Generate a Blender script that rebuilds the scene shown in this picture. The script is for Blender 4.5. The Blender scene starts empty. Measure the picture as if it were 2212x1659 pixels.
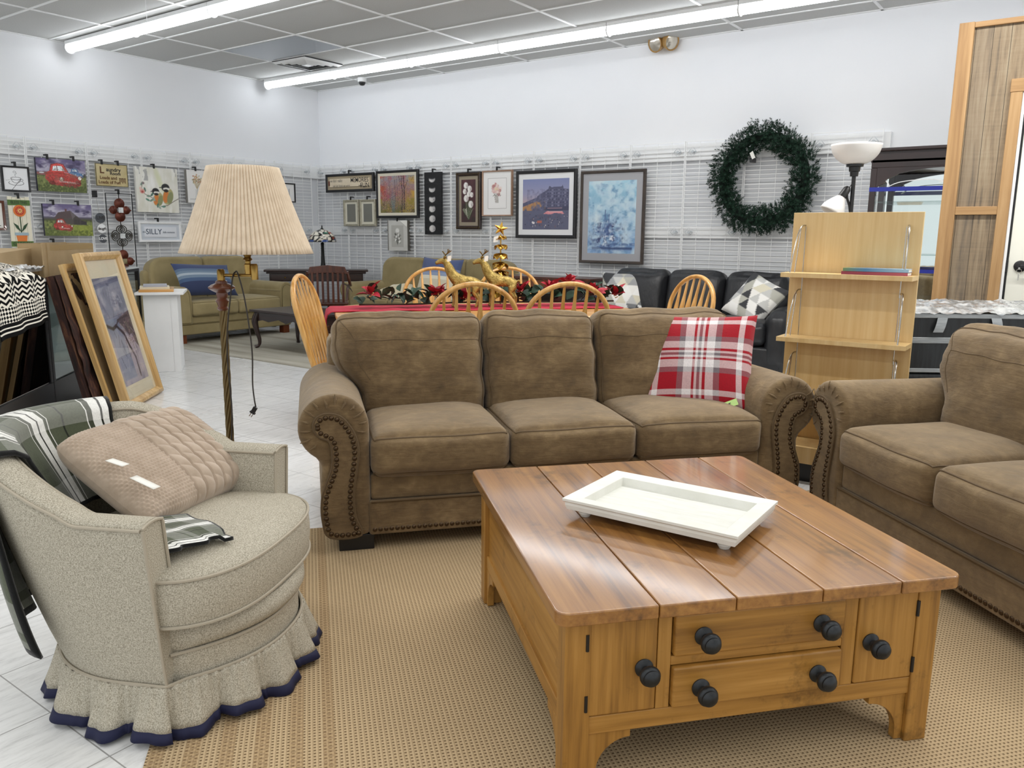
WORLD = 1.0; TUBE = 8.5
import bpy, bmesh, math, random
import numpy as np
from mathutils import Vector, Matrix, Euler
random.seed(7)
rng = np.random.default_rng(11)
PI = math.pi
COL = bpy.context.scene.collection
D2R = math.radians

# ------------------------------------------------------------------ helpers
def lin(c):
    return tuple((x / 12.92 if x <= 0.04045 else ((x + 0.055) / 1.055) ** 2.4) for x in c[:3])
def hx(s):
    s = s.lstrip('#')
    if len(s) == 3: s = ''.join(c * 2 for c in s)
    return tuple(int(s[i:i + 2], 16) / 255 for i in (0, 2, 4))
def L4(c):
    if isinstance(c, str): c = hx(c)
    return (*lin(c), 1.0)

class NT:
    """small wrapper to write node trees"""
    def __init__(s, name):
        s.m = bpy.data.materials.new(name); s.m.use_nodes = True
        s.t = s.m.node_tree; s.n = s.t.nodes; s.n.clear()
        s.out = s.n.new('ShaderNodeOutputMaterial')
        s.b = s.n.new('ShaderNodeBsdfPrincipled')
        s.t.links.new(s.b.outputs[0], s.out.inputs[0])
        s.tc = s.n.new('ShaderNodeTexCoord')
    def link(s, a, b): s.t.links.new(a, b)
    def node(s, ty, **kw):
        n = s.n.new(ty)
        for k, v in kw.items(): setattr(n, k, v)
        return n
    def coord(s, scale=(1, 1, 1), rot=(0, 0, 0), src='Object', loc=(0, 0, 0)):
        mp = s.node('ShaderNodeMapping')
        s.link(s.tc.outputs[src], mp.inputs[0])
        mp.inputs['Scale'].default_value = scale; mp.inputs['Rotation'].default_value = rot; mp.inputs['Location'].default_value = loc
        return mp.outputs[0]
    def noise(s, vec, scale=5, detail=4, rough=.55, dist=0):
        n = s.node('ShaderNodeTexNoise'); s.link(vec, n.inputs['Vector'])
        n.inputs['Scale'].default_value = scale; n.inputs['Detail'].default_value = detail
        n.inputs['Roughness'].default_value = rough; n.inputs['Distortion'].default_value = dist
        return n.outputs[0]
    def ramp(s, fac, stops, interp='LINEAR'):
        r = s.node('ShaderNodeValToRGB'); r.color_ramp.interpolation = interp
        e = r.color_ramp.elements
        while len(e) < len(stops): e.new(0.5)
        for k, (p, c) in enumerate(stops):
            e[k].position = p
            e[k].color = L4(c) if isinstance(c, (str, tuple)) else (c, c, c, 1)
        s.link(fac, r.inputs[0]); return r.outputs[0]
    def mix(s, fac, a, b, mode='MIX'):
        n = s.node('ShaderNodeMix', data_type='RGBA', blend_type=mode)
        for k, v in ((0, fac), (6, a), (7, b)):
            if isinstance(v, (int, float)): n.inputs[k].default_value = v
            elif isinstance(v, (str, tuple)): n.inputs[k].default_value = L4(v)
            else: s.link(v, n.inputs[k])
        return n.outputs[2]
    def math(s, op, a, b=None, c=None):
        n = s.node('ShaderNodeMath', operation=op)
        for k, v in ((0, a), (1, b), (2, c)):
            if v is None: continue
            if isinstance(v, (int, float)): n.inputs[k].default_value = v
            else: s.link(v, n.inputs[k])
        return n.outputs[0]
    def sep(s, vec):
        n = s.node('ShaderNodeSeparateXYZ'); s.link(vec, n.inputs[0]); return n.outputs
    def bump(s, h, strength=.3, dist=.01):
        n = s.node('ShaderNodeBump'); s.link(h, n.inputs['Height'])
        n.inputs['Strength'].default_value = strength; n.inputs['Distance'].default_value = dist
        s.link(n.outputs[0], s.b.inputs['Normal'])
    def set(s, **kw):
        names = dict(rough='Roughness', metal='Metallic', color='Base Color', spec='Specular IOR Level', sheen='Sheen Weight',
                     coat='Coat Weight', trans='Transmission Weight', alpha='Alpha', estr='Emission Strength', ecol='Emission Color', ior='IOR', croug='Coat Roughness', srough='Sheen Roughness')
        for k, v in kw.items():
            i = s.b.inputs[names[k]]
            if isinstance(v, (int, float)): i.default_value = v
            elif isinstance(v, (str, tuple)): i.default_value = L4(v)
            else: s.link(v, i)
        return s

def M(name, c, rough=.5, c2=None, ns=6, nst=(1, 1, 1), lo=.35, hi=.65, bs=None, bst=(1, 1, 1), bstr=.2, bd=.005, detail=4, **kw):
    t = NT(name)
    if c2 is None: t.set(color=c)
    else:
        f = t.noise(t.coord(nst), ns, detail)
        t.set(color=t.ramp(f, [(lo, c), (hi, c2)]))
    t.set(rough=rough, **kw)
    if bs: t.bump(t.noise(t.coord(bst), bs, 3), bstr, bd)
    return t.m

def wood(name, dark, mid, light, axis=0, scale=1.0, rough=.4, coat=0.0, grain=60, worn=0.0, bump=.08):
    """streaky wood with the grain along one object axis"""
    t = NT(name)
    st = [9.0, 9.0, 9.0]; st[axis] = .55
    st2 = [1.0] * 3; st2[axis] = .035
    big = t.noise(t.coord(tuple(x * scale for x in st)), 1.6, 5, .6, .5)
    fine = t.noise(t.coord(tuple(x * scale for x in st2)), grain, 4, .6)
    f = t.math('ADD', t.math('MULTIPLY', big, .65), t.math('MULTIPLY', fine, .45))
    col = t.ramp(f, [(.36, dark), (.54, mid), (.72, light)])
    if worn:
        w = t.noise(t.coord(), 5, 6, .7)
        col = t.mix(t.ramp(w, [(.56, 0.0), (.72, worn)]), col, '#2e1d0e')
    t.set(color=col, rough=rough, coat=coat, croug=.10 if coat > .9 else .15)
    t.bump(fine, bump, .003)
    return t.m

def rbox_map(c, size, r, crown=(0, 0, 0), warp=None):
    hx_, hy, hz = [q / 2 for q in size]; r = min(r, hx_, hy, hz)
    def P(x, y, z):
        ix = max(-hx_ + r, min(hx_ - r, x)); iy = max(-hy + r, min(hy - r, y)); iz = max(-hz + r, min(hz - r, z))
        d = Vector((x - ix, y - iy, z - iz))
        if d.length > 1e-9: d = d.normalized() * r
        p = [ix + d.x, iy + d.y, iz + d.z]; ux, uy, uz = x / hx_, y / hy, z / hz
        p[2] += crown[2] * (1 - ux ** 4) * (1 - uy ** 4) * uz; p[1] += crown[1] * (1 - ux ** 4) * (1 - uz ** 4) * uy; p[0] += crown[0] * (1 - uy ** 4) * (1 - uz ** 4) * ux
        q = (p[0], p[1], p[2])
        if warp: q = warp(*q)
        return (q[0] + c[0], q[1] + c[1], q[2] + c[2])
    def spaced(h, k):
        e = [-h + r - r * math.tan(PI / 4 * t / 3) for t in (3, 2, 1)]
        return e + [(-h + r) + (2 * h - 2 * r) * i / k for i in range(k + 1)] + [-q for q in reversed(e)]
    return P, spaced
def rbox_edge(c, size, r, face, n=(12, 12), crown=(0, 0, 0), warp=None, part=None):
    """closed path along the rim of one face ('z+', 'z-', 'y-') of a rounded box"""
    P, spaced = rbox_map(c, size, r, crown, warp); hx_, hy, hz = [q / 2 for q in size]
    A = spaced(hx_, n[0]); B = spaced(hy if face[0] == 'z' else hz, n[1]); loop = [(a, B[0]) for a in A] + [(A[-1], b) for b in B[1:]] + [(a, B[-1]) for a in reversed(A[:-1])] + [(A[0], b) for b in reversed(B[1:-1])]
    k = {'z+': lambda a, b: (a, b, hz), 'z-': lambda a, b: (a, b, -hz), 'y-': lambda a, b: (a, -hy, b)}[face]
    return [P(*k(a, b)) for a, b in loop]
class MB:
    """collects shapes into one mesh"""
    def __init__(s): s.v = []; s.f = []; s.mi = []; s.uv = {}; s.M = None
    def add(s, vs, fs, mi=0):
        o = len(s.v)
        if s.M is not None: vs = [tuple(s.M @ Vector(p)) for p in vs]
        s.v += [tuple(map(float, p)) for p in vs]
        s.f += [tuple(o + i for i in f) for f in fs]
        s.mi += [mi] * len(fs); return s
    def box(s, x0, x1, y0, y1, z0, z1, mi=0):
        return s.add([(x0, y0, z0), (x1, y0, z0), (x1, y1, z0), (x0, y1, z0), (x0, y0, z1), (x1, y0, z1), (x1, y1, z1), (x0, y1, z1)],
                     [(0, 3, 2, 1), (4, 5, 6, 7), (0, 1, 5, 4), (1, 2, 6, 5), (2, 3, 7, 6), (3, 0, 4, 7)], mi)
    def tube(s, path, r, n=8, closed=False, mi=0, flat=None):
        P = [Vector(p) for p in path]; k = len(P)
        rs = r if isinstance(r, (list, tuple)) else [r] * k
        vs = []; ref = None
        for i in range(k):
            a = P[(i - 1) % k] if (closed or i > 0) else P[i]; b = P[(i + 1) % k] if (closed or i < k - 1) else P[i]
            d = (b - a)
            d = d.normalized() if d.length > 1e-9 else Vector((0, 0, 1))
            if ref is None:
                ref = Vector((0, 0, 1)) if abs(d.z) < .9 else Vector((1, 0, 0))
            x = ref - d * ref.dot(d)
            if x.length < 1e-6: x = Vector((1, 0, 0)) - d * d.x
            x.normalize(); y = d.cross(x); ref = x
            fx, fy = flat if flat else (1, 1)
            for j in range(n):
                t = 2 * PI * j / n
                vs.append(P[i] + x * (rs[i] * fx * math.cos(t)) + y * (rs[i] * fy * math.sin(t)))
        fs = []
        for i in range(k if closed else k - 1):
            i2 = (i + 1) % k
            for j in range(n):
                j2 = (j + 1) % n
                fs.append((i * n + j, i * n + j2, i2 * n + j2, i2 * n + j))
        if not closed:
            fs.append(tuple(range(n - 1, -1, -1))); fs.append(tuple((k - 1) * n + j for j in range(n)))
        return s.add(vs, fs, mi)
    def lathe(s, prof, n=24, c=(0, 0, 0), mi=0, cap=True, axis='z'):
        vs = []
        for r, z in prof:
            for j in range(n):
                t = 2 * PI * j / n
                p = (r * math.cos(t), r * math.sin(t), z)
                if axis == 'y': p = (p[0], p[2], p[1])
                if axis == '-y': p = (p[0], -p[2], p[1])
                if axis == 'x': p = (p[2], p[0], p[1])
                vs.append((p[0] + c[0], p[1] + c[1], p[2] + c[2]))
        fs = []
        for i in range(len(prof) - 1):
            for j in range(n):
                j2 = (j + 1) % n
                fs.append((i * n + j, i * n + j2, (i + 1) * n + j2, (i + 1) * n + j))
        if cap:
            fs.append(tuple(range(n - 1, -1, -1))); fs.append(tuple((len(prof) - 1) * n + j for j in range(n)))
        return s.add(vs, fs, mi)
    def prism(s, poly, y0, y1, mi=0, plane='xz'):
        def mk(a, b, d):
            return {'xz': (a, d, b), 'xy': (a, b, d), 'yz': (d, a, b)}[plane]
        n = len(poly)
        vs = [mk(a, b, y0) for a, b in poly] + [mk(a, b, y1) for a, b in poly]
        fs = [tuple(range(n - 1, -1, -1)), tuple(range(n, 2 * n))]
        for i in range(n):
            j = (i + 1) % n; fs.append((i, j, n + j, n + i))
        return s.add(vs, fs, mi)
    def grid(s, fn, nu, nv, wu=False, wv=False, mi=0, uv=False):
        o = len(s.v); vs = []
        for i in range(nu):
            for j in range(nv):
                u = i / (nu if wu else nu - 1); v = j / (nv if wv else nv - 1)
                vs.append(fn(u, v))
                if uv: s.uv[o + len(vs) - 1] = (u, v)
        fs = []
        for i in range(nu if wu else nu - 1):
            i2 = (i + 1) % nu
            for j in range(nv if wv else nv - 1):
                j2 = (j + 1) % nv
                fs.append((i * nv + j, i2 * nv + j, i2 * nv + j2, i * nv + j2))
        return s.add(vs, fs, mi)
    def rbox(s, c, size, r, n=(8, 6, 6), crown=(0, 0, 0), mi=0, warp=None):
        """rounded, puffed box centred at c: crown = extra bulge of the x, y, z faces"""
        P, spaced = rbox_map(c, size, r, crown, warp); hx_, hy, hz = [q / 2 for q in size]
        X, Y, Z = spaced(hx_, n[0]), spaced(hy, n[1]), spaced(hz, n[2])
        idx = {}; vs = []; fs = []
        def V(x, y, z):
            k = (round(x, 6), round(y, 6), round(z, 6))
            if k not in idx: idx[k] = len(vs); vs.append(P(x, y, z))
            return idx[k]
        for A, B, mk, rev in ((X, Y, lambda a, b: (a, b, Z[-1]), 0), (X, Y, lambda a, b: (a, b, Z[0]), 1), (X, Z, lambda a, b: (a, Y[0], b), 0),
                              (X, Z, lambda a, b: (a, Y[-1], b), 1), (Y, Z, lambda a, b: (X[-1], a, b), 0), (Y, Z, lambda a, b: (X[0], a, b), 1)):
            for i in range(len(A) - 1):
                for j in range(len(B) - 1):
                    q = [V(*mk(A[i], B[j])), V(*mk(A[i + 1], B[j])), V(*mk(A[i + 1], B[j + 1])), V(*mk(A[i], B[j + 1]))]
                    fs.append(tuple(reversed(q)) if rev else tuple(q))
        return s.add(vs, fs, mi)
    def build(s, name, mat, parent=None, smooth=True, bevel=0, seg=2, angle=40, sub=0, loc=None, rot=None, cols=None, weld=False):
        me = bpy.data.meshes.new(name); me.from_pydata(s.v, [], s.f)
        mats = mat if isinstance(mat, (list, tuple)) else [mat]
        for m in mats: me.materials.append(m)
        if len(mats) > 1: me.polygons.foreach_set('material_index', s.mi)
        if s.uv:
            ul = me.uv_layers.new(name='UVMap'); d = np.zeros((len(me.loops), 2), np.float32)
            vi = np.zeros(len(me.loops), np.int32); me.loops.foreach_get('vertex_index', vi)
            for k, v in enumerate(vi): d[k] = s.uv.get(int(v), (0, 0))
            ul.data.foreach_set('uv', d.ravel())
        if cols is not None:
            ca = me.color_attributes.new('Col', 'FLOAT_COLOR', 'POINT'); ca.data.foreach_set('color', np.asarray(cols, np.float32).ravel())
        if weld or True:
            bm = bmesh.new(); bm.from_mesh(me)
            if weld: bmesh.ops.remove_doubles(bm, verts=bm.verts, dist=1e-5)
            bmesh.ops.recalc_face_normals(bm, faces=bm.faces); bm.to_mesh(me); bm.free()
        me.update()
        if smooth:
            me.polygons.foreach_set('use_smooth', [True] * len(me.polygons))
            if not bevel: me.set_sharp_from_angle(angle=D2R(angle))
        ob = bpy.data.objects.new(name, me); COL.objects.link(ob)
        if parent is not None: ob.parent = parent
        if loc is not None: ob.location = loc
        if rot is not None: ob.rotation_euler = rot
        if bevel:
            b = ob.modifiers.new('edge', 'BEVEL'); b.width = bevel; b.segments = seg; b.limit_method = 'ANGLE'; b.angle_limit = D2R(35); b.harden_normals = True
        if sub:
            b = ob.modifiers.new('smooth', 'SUBSURF'); b.levels = sub; b.render_levels = sub
        return ob

def tag(o, label, cat, group=None, kind=None):
    o['label'] = label; o['category'] = cat
    if group: o['group'] = group
    if kind: o['kind'] = kind
    return o
def thing(name, label, cat, loc=(0, 0, 0), rz=0, group=None, rot=None):
    o = bpy.data.objects.new(name, None); COL.objects.link(o); o.empty_display_size = .05
    o.location = loc; o.rotation_euler = rot if rot else (0, 0, D2R(rz)); return tag(o, label, cat, group)
def struct(name, mb, mat, **kw):
    o = mb.build(name, mat, smooth=kw.pop('smooth', False), **kw)
    if o.parent is None: o['kind'] = 'structure'
    return o
def dup(o, loc=None, rz=None, label=None, parent=None, rot=None):
    c = o.copy(); COL.objects.link(c); c.parent = parent
    if loc is not None: c.location = loc
    if rz is not None: c.rotation_euler = (0, 0, D2R(rz))
    if rot is not None: c.rotation_euler = rot
    if label: c['label'] = label
    for ch in list(o.children): dup(ch, parent=c)
    return c
TEXTS = []
def text(name, body, size, mat, parent, loc, rot=(PI / 2, 0, 0), align='CENTER', sx=1.0, ext=.0008, bold=0.0, shear=0.0):
    cu = bpy.data.curves.new(name, 'FONT'); cu.body = body; cu.size = size; cu.align_x = align; cu.align_y = 'CENTER'; cu.extrude = ext; cu.offset = bold; cu.shear = shear
    cu.resolution_u = 3
    cu.materials.append(mat); o = bpy.data.objects.new(name, cu); COL.objects.link(o); o.parent = parent; o.location = loc; o.rotation_euler = rot; o.scale = (sx, 1, 1); TEXTS.append(o); return o
def arc(cx, cy, r, a0, a1, n, ry=None):
    ry = ry or r
    return [(cx + r * math.cos(D2R(a0 + (a1 - a0) * i / n)), cy + ry * math.sin(D2R(a0 + (a1 - a0) * i / n))) for i in range(n + 1)]
def fr(th, x, y, z=0):
    """point given in a frame turned by th degrees about the world origin"""
    t = D2R(th); return (x * math.cos(t) - y * math.sin(t), x * math.sin(t) + y * math.cos(t), z)
def lerp(a, b, t): return a + (b - a) * t
def sstep(a, b, x):
    t = max(0.0, min(1.0, (x - a) / (b - a))); return t * t * (3 - 2 * t)
def pw(pts, x):
    """piecewise linear"""
    if x <= pts[0][0]: return pts[0][1]
    for (a, b), (c, d) in zip(pts, pts[1:]):
        if x <= c: return b + (d - b) * (x - a) / (c - a)
    return pts[-1][1]
def catmull(pts, n=8):
    P = [np.array(p, float) for p in pts]; P = [2 * P[0] - P[1]] + P + [2 * P[-1] - P[-2]]; out = []
    for i in range(1, len(P) - 2):
        for k in range(n):
            t = k / n; a, b, c, d = P[i - 1:i + 3]
            out.append(tuple(.5 * (2 * b + (c - a) * t + (2 * a - 5 * b + 4 * c - d) * t * t + (3 * b - a - 3 * c + d) * t ** 3)))
    out.append(tuple(P[-2])); return out

# ------------------------------------------------------------------ materials
m_wall = M('wall_paint', '#f0f1f3', .6, c2='#ebedf0', ns=.6)
m_ceil = M('ceiling_tile', '#c9cac8', .85, c2='#c0c1bf', ns=120, bs=300, bstr=.15)
m_bar = M('white_metal', '#f2f3f3', .4)
m_wire = M('white_wire', '#f4f5f5', .35)
m_white = M('white_paint', '#f1f2f2', .45, c2='#eaebeb', ns=3)
m_black = M('black_plastic', '#141416', .35)
m_blk_frame = M('black_frame_wood', '#17171a', .35)
m_brass = M('aged_brass', '#a98a4e', .3, c2='#6d5527', ns=14, metal=1.0)
m_chrome = M('chrome', '#b9b6b0', .22, metal=1.0)
m_iron = M('dark_iron', '#26282a', .38, c2='#34373a', ns=30, metal=.5)
m_gold = M('gold_metal', '#c9a14c', .3, c2='#a57d33', ns=22, metal=1.0, bs=45, bstr=.35)
def suede():
    t = NT('brown_suede')
    a = t.noise(t.coord((1, 1, 1)), 5.0, 6, .62, .3); b = t.noise(t.coord((1.6, 2.0, 2.6)), 13, 5, .6, .5)
    f = t.math('ADD', t.math('MULTIPLY', a, .62), t.math('MULTIPLY', b, .38))
    c = t.ramp(f, [(.32, '#524330'), (.46, '#66533a'), (.56, '#746044'), (.70, '#8c7656')])
    g = t.node('ShaderNodeLayerWeight'); g.inputs[0].default_value = .35
    c = t.mix(t.math('MULTIPLY', g.outputs[1], .30), c, '#b09a75')
    t.set(color=c, rough=.85, spec=.2, sheen=.2)
    h = t.math('ADD', t.noise(t.coord((1.5, 3, 9)), 5, 4, .6, .6), t.math('MULTIPLY', t.noise(t.coord(), 260, 2), .12))
    t.bump(h, .34, .014); return t.m
m_suede = suede()
m_pipe = M('brown_piping', '#5c4a32', .8)
m_nail = M('antique_nailhead', '#4d3d2c', .32, metal=.8)
def tweed():
    t = NT('cream_tweed')
    f = t.noise(t.coord((1, 1, 1)), 330, 2, .7); g = t.noise(t.coord(), 3, 3)
    c = t.ramp(f, [(.36, '#8d8778'), (.5, '#b0aa9a'), (.64, '#c9c3b4')])
    c = t.mix(t.math('MULTIPLY', g, .2), c, '#a09684')
    t.set(color=c, rough=.9, spec=.15); t.bump(f, .35, .002); return t.m
m_tweed = tweed()
m_tweed_pipe = M('cream_piping', '#aaa190', .8)
m_navy = M('navy_trim', '#10153a', .75)
m_knit = M('oatmeal_knit', '#b9a795', .92, c2='#a89683', ns=18, sheen=.3, bs=420, bstr=.25, bd=.002)
m_olive = M('olive_upholstery', '#9c8d65', .85, c2='#8b7d56', ns=4, bs=300, bstr=.2, bd=.002, sheen=.15)
m_olive_pipe = M('olive_piping', '#6f6340', .8)
m_leather = M('black_leather', '#1b1c1f', .38, c2='#26272a', ns=8, bs=9, bstr=.3, bd=.02, bst=(2, 1, 1))
m_pine = wood('honey_pine_top', '#5f3c19', '#8f602b', '#a9783a', axis=1, rough=.45, coat=1.0, worn=.75, bump=.12)
m_pine_v = wood('honey_pine_upright', '#765022', '#a47635', '#ba8b48', axis=2, rough=.38, coat=.1, worn=.85)
m_pine_h = wood('honey_pine_rail', '#765022', '#a47635', '#ba8b48', axis=0, rough=.38, coat=.1, worn=.85)
m_oak = wood('golden_oak', '#a9732f', '#c8964f', '#dbb070', axis=2, rough=.3, coat=.3)
m_oak_h = wood('golden_oak_flat', '#b07a3a', '#d09c58', '#e0b57c', axis=0, rough=.3, coat=.3)
m_maple = wood('maple_laminate', '#d0ac72', '#dcbc84', '#e4c994', axis=2, rough=.35, grain=40, bump=.02)
m_dark = wood('dark_walnut', '#1d1210', '#2b1a17', '#38231e', axis=0, rough=.3, coat=.25, bump=.03)
m_mahog = wood('mahogany', '#2d130b', '#4a2212', '#5e2e18', axis=2, rough=.28, coat=.3, bump=.03)
m_cardboard = M('cardboard', '#ab9470', .8, c2='#9d8763', ns=5)
m_paper = M('paper', '#f0efe8', .7)
m_lamp_wood = M('turned_wood', '#5a2f1d', .3, coat=.3)
m_cord = M('black_cord', '#241d18', .5)
m_glass = NT('clear_glass').set(color='#f2f8f6', rough=.02, trans=1.0, ior=1.45).m
m_frost = M('frosted_glass', '#f3f1ee', .35, trans=.15)
def glass_thin(name, tint, refl=.08):
    """thin pane: mostly see-through with a mirror-like reflection"""
    t = NT(name); tr = t.node('ShaderNodeBsdfTransparent'); tr.inputs[0].default_value = L4(tint)
    gl = t.node('ShaderNodeBsdfGlossy'); gl.inputs['Roughness'].default_value = .02
    lw = t.node('ShaderNodeLayerWeight'); lw.inputs[0].default_value = .5
    mx = t.node('ShaderNodeMixShader'); t.link(t.math('MULTIPLY_ADD', t.math('POWER', lw.outputs[1], 4.0), .7, refl), mx.inputs[0]); t.link(tr.outputs[0], mx.inputs[1]); t.link(gl.outputs[0], mx.inputs[2])
    t.link(mx.outputs[0], t.out.inputs[0]); return t.m
m_pane = glass_thin('case_glass', '#f1f6f5', .05)
m_dpane = glass_thin('dark_case_glass', '#3c4244', .06)
def vcol(name, rough=.5, **kw):
    t = NT(name); a = t.node('ShaderNodeVertexColor'); a.layer_name = 'Col'; t.set(color=a.outputs[0], rough=rough, **kw); return t.m
m_print = vcol('print_surface', .55); m_print_gl = vcol('print_under_glass', .2); m_fabric_print = vcol('printed_fabric', .9)
# ------------------------------------------------------------------ camera and light
SC = 1.09                       # room shell scale about the camera
CAMZ = 1.262
def S(x, y, z): return (x * SC, y * SC, CAMZ + (z - CAMZ) * SC)
XW, YW = -8.72 * SC, 7.55 * SC  # planes of the wire grids
XWALL, YWALL = XW - .085, YW + .085
ZC = CAMZ + 1.9 * SC
cd = bpy.data.cameras.new('camera'); cam = bpy.data.objects.new('camera', cd); COL.objects.link(cam)
cd.sensor_width = 36; cd.lens = 36 * 1724.9 / 2212; cd.clip_start = .05; cd.clip_end = 60
yaw, pit, rol = .62576, .18325, .00924
f0 = Vector((-math.sin(yaw), math.cos(yaw), 0)); r0 = Vector((math.cos(yaw), math.sin(yaw), 0)); u0 = Vector((0, 0, 1))
fw = f0 * math.cos(pit) - u0 * math.sin(pit); up = u0 * math.cos(pit) + f0 * math.sin(pit)
rt = r0 * math.cos(rol) + up * math.sin(rol); up = rt.cross(fw)
cam.matrix_world = Matrix(((rt.x, up.x, -fw.x, 0), (rt.y, up.y, -fw.y, 0), (rt.z, up.z, -fw.z, CAMZ), (0, 0, 0, 1)))
bpy.context.scene.camera = cam
w = bpy.data.worlds.new('World'); bpy.context.scene.world = w; w.use_nodes = True
w.node_tree.nodes['Background'].inputs[0].default_value = (*lin(hx('#eff2f4')), 1); w.node_tree.nodes['Background'].inputs[1].default_value = WORLD
vs_ = bpy.context.scene.view_settings; vs_.view_transform = 'Standard'; vs_.look = 'None'; vs_.exposure = .15; vs_.gamma = 1.0

# ------------------------------------------------------------------ room shell
def floor_mat():
    t = NT('vinyl_floor_tile')
    P = t.coord((1 / .3048,) * 3, loc=(2.125 / .3048, -.8506 / .3048, 0)); x, y, z = t.sep(P)
    def edge(q):
        f = t.math('FRACT', q); return t.math('MINIMUM', f, t.math('SUBTRACT', 1.0, f))
    line = t.math('LESS_THAN', t.math('MINIMUM', edge(x), edge(y)), .006)
    cm = t.node('ShaderNodeCombineXYZ'); t.link(t.math('FLOOR', x), cm.inputs[0]); t.link(t.math('FLOOR', y), cm.inputs[1])
    wn = t.node('ShaderNodeTexWhiteNoise'); t.link(cm.outputs[0], wn.inputs['Vector'])
    st = t.noise(t.coord((46, 7, 1), rot=(0, 0, .22)), 1.0, 5, .72)
    base = t.ramp(st, [(.28, '#b5b6b6'), (.38, '#d6d7d7'), (.52, '#e6e7e7'), (.75, '#eeefef')])
    base = t.mix(t.math('MULTIPLY', wn.outputs[0], .12), base, '#cdced0')
    dirt = t.noise(t.coord((1, 1, 1)), 1.3, 5)
    base = t.mix(t.ramp(dirt, [(.5, 0.0), (.75, .22)]), base, '#b5b0a2')
    t.set(color=t.mix(line, base, '#9c9c9a'), rough=t.ramp(dirt, [(.3, .16), (.7, .3)]), spec=.5)
    return t.m
struct('floor', MB().box(XWALL - .1, 7, -5, YWALL + .1, -.1, 0), floor_mat())
struct('ceiling', MB().box(XWALL - .1, 7, -5, YWALL + .1, ZC, ZC + .1), m_ceil)
struct('wall_left', MB().box(XWALL - .1, XWALL, -5, YWALL + .1, 0, ZC), m_wall)
struct('wall_back', MB().box(XWALL, 7, YWALL, YWALL + .1, 0, ZC), m_wall)
cg = MB()
gx, gy = .636 * 1.9 * SC, .332 * 1.9 * SC
x = -3.439 * 1.9 * SC - 2 * gx
while x < 3: cg.box(x - .013, x + .013, -5, YWALL, ZC - .008, ZC); x += gx
y = 3.181 * 1.9 * SC + 2 * gy
while y > -5: cg.box(XWALL, 7, y - .013, y + .013, ZC - .007, ZC); y -= gy
cg.box(XWALL, XWALL + .03, -5, YWALL, ZC - .008, ZC); cg.box(XWALL, 7, YWALL - .03, YWALL, ZC - .008, ZC)
struct('ceiling_grid', cg, m_bar)
# wooden backing boards behind the wire grids
for k, (z0, z1) in enumerate(((2.005, 2.165), (1.255, 1.375))):
    a = S(0, 0, z0)[2]; b = S(0, 0, z1)[2]
    struct('trim_%d' % (2 * k + 1), MB().box(XWALL, -1.54 * SC, YWALL - .045, YWALL, a, b), m_white, bevel=.003)
    struct('trim_%d' % (2 * k + 2), MB().box(XWALL, XWALL + .045, 2.2, YWALL - .05, a, b), m_white, bevel=.003)

m_wall_shade = M('grey_wall_shade', '#dfe1e3', .7, c2='#d8dadd', ns=1.5)  # thin sheets added behind the wires; their grey stands in for wall shade
struct('trim_5', MB().box(XWALL, -1.54 * SC, YWALL - .006, YWALL, 0, S(0, 0, 2.0)[2]), m_wall_shade); struct('trim_6', MB().box(XWALL, XWALL + .006, 2.2, YWALL - .006, 0, S(0, 0, 2.0)[2]), m_wall_shade)
# ------------------------------------------------------------------ fluorescent strips
m_tube = NT('lit_diffuser').set(color='#ffffff', estr=TUBE if 'TUBE' in globals() else 9.0, ecol='#f6faff').m
zt = CAMZ + 1.79 * SC + .045
seg = .68 * 1.79 * SC
f0_ = thing('strip_light', 'x', 'ceiling light', (0, 0, 0), 0, 'lit fluorescent strips in two rows')
MB().box(.0, seg - .004, -.058, .058, zt + .028, zt + .066).build('channel', m_bar, f0_, bevel=.004)
MB().tube([(.006, 0, zt), (seg - .012, 0, zt)], .046, 20).build('diffuser_tube', m_tube, f0_)
MB().tube([(seg - .014, 0, zt), (seg - .003, 0, zt)], .049, 20).build('end_cap', m_bar, f0_); MB().tube([(-.006, 0, zt), (.006, 0, zt)], .058, 20).build('end_cap', m_bar, f0_)
mb = MB(); mb.box(seg - .035, seg - .012, -.012, .012, zt + .06, ZC); mb.box(seg - .18, seg - .005, -.02, .02, ZC - .02, ZC - .006)
mb.build('hanger_bracket', m_iron, f0_)
ords = ['first', 'second', 'third', 'fourth', 'fifth', 'sixth', 'seventh', 'eighth']
X0 = -4.893 * 1.79 * SC + .09
first = True
for r, (Y, n, nm) in enumerate(((3.75 * 1.79 * SC, 7, 'back'), (2.405 * 1.79 * SC, 4, 'front'))):
    for i in range(n):
        lab = '%s strip light from the left wall in the %s row under the ceiling' % (ords[i], nm)
        if first: o = f0_; o['label'] = lab; o.location = (X0, Y, 0); first = False
        else: dup(f0_, (X0 + i * seg, Y, 0), label=lab)
def area(name, loc, sx, sy, power, rot=(0, 0, 0), col=(1, .99, .97)):
    l = bpy.data.lights.new(name, 'AREA'); l.shape = 'RECTANGLE'; l.size = sx; l.size_y = sy; l.energy = power; l.color = col
    o = bpy.data.objects.new(name, l); COL.objects.link(o); o.location = loc; o.rotation_euler = rot; return o
for k, Y in enumerate((2.04, -.6, -3.2)):
    area('unseen_row_fill', (-2.6, Y, zt - .02), 12.5, .1, (75, 80, 70)[k])  # unseen ceiling rows, added as area lights to brighten the room
area('unseen_row_fill', (-1.75, 2.405 * 1.79 * SC, zt - .02), 5, .1, 110); area('unseen_row_fill', (3.2, 2.405 * 1.79 * SC, zt - .02), 5, .1, 70); area('unseen_row_fill', (4.0, 3.75 * 1.79 * SC, zt - .02), 4, .1, 60)  # rows run on out of view; right-hand lengths added to brighten that side

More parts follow.
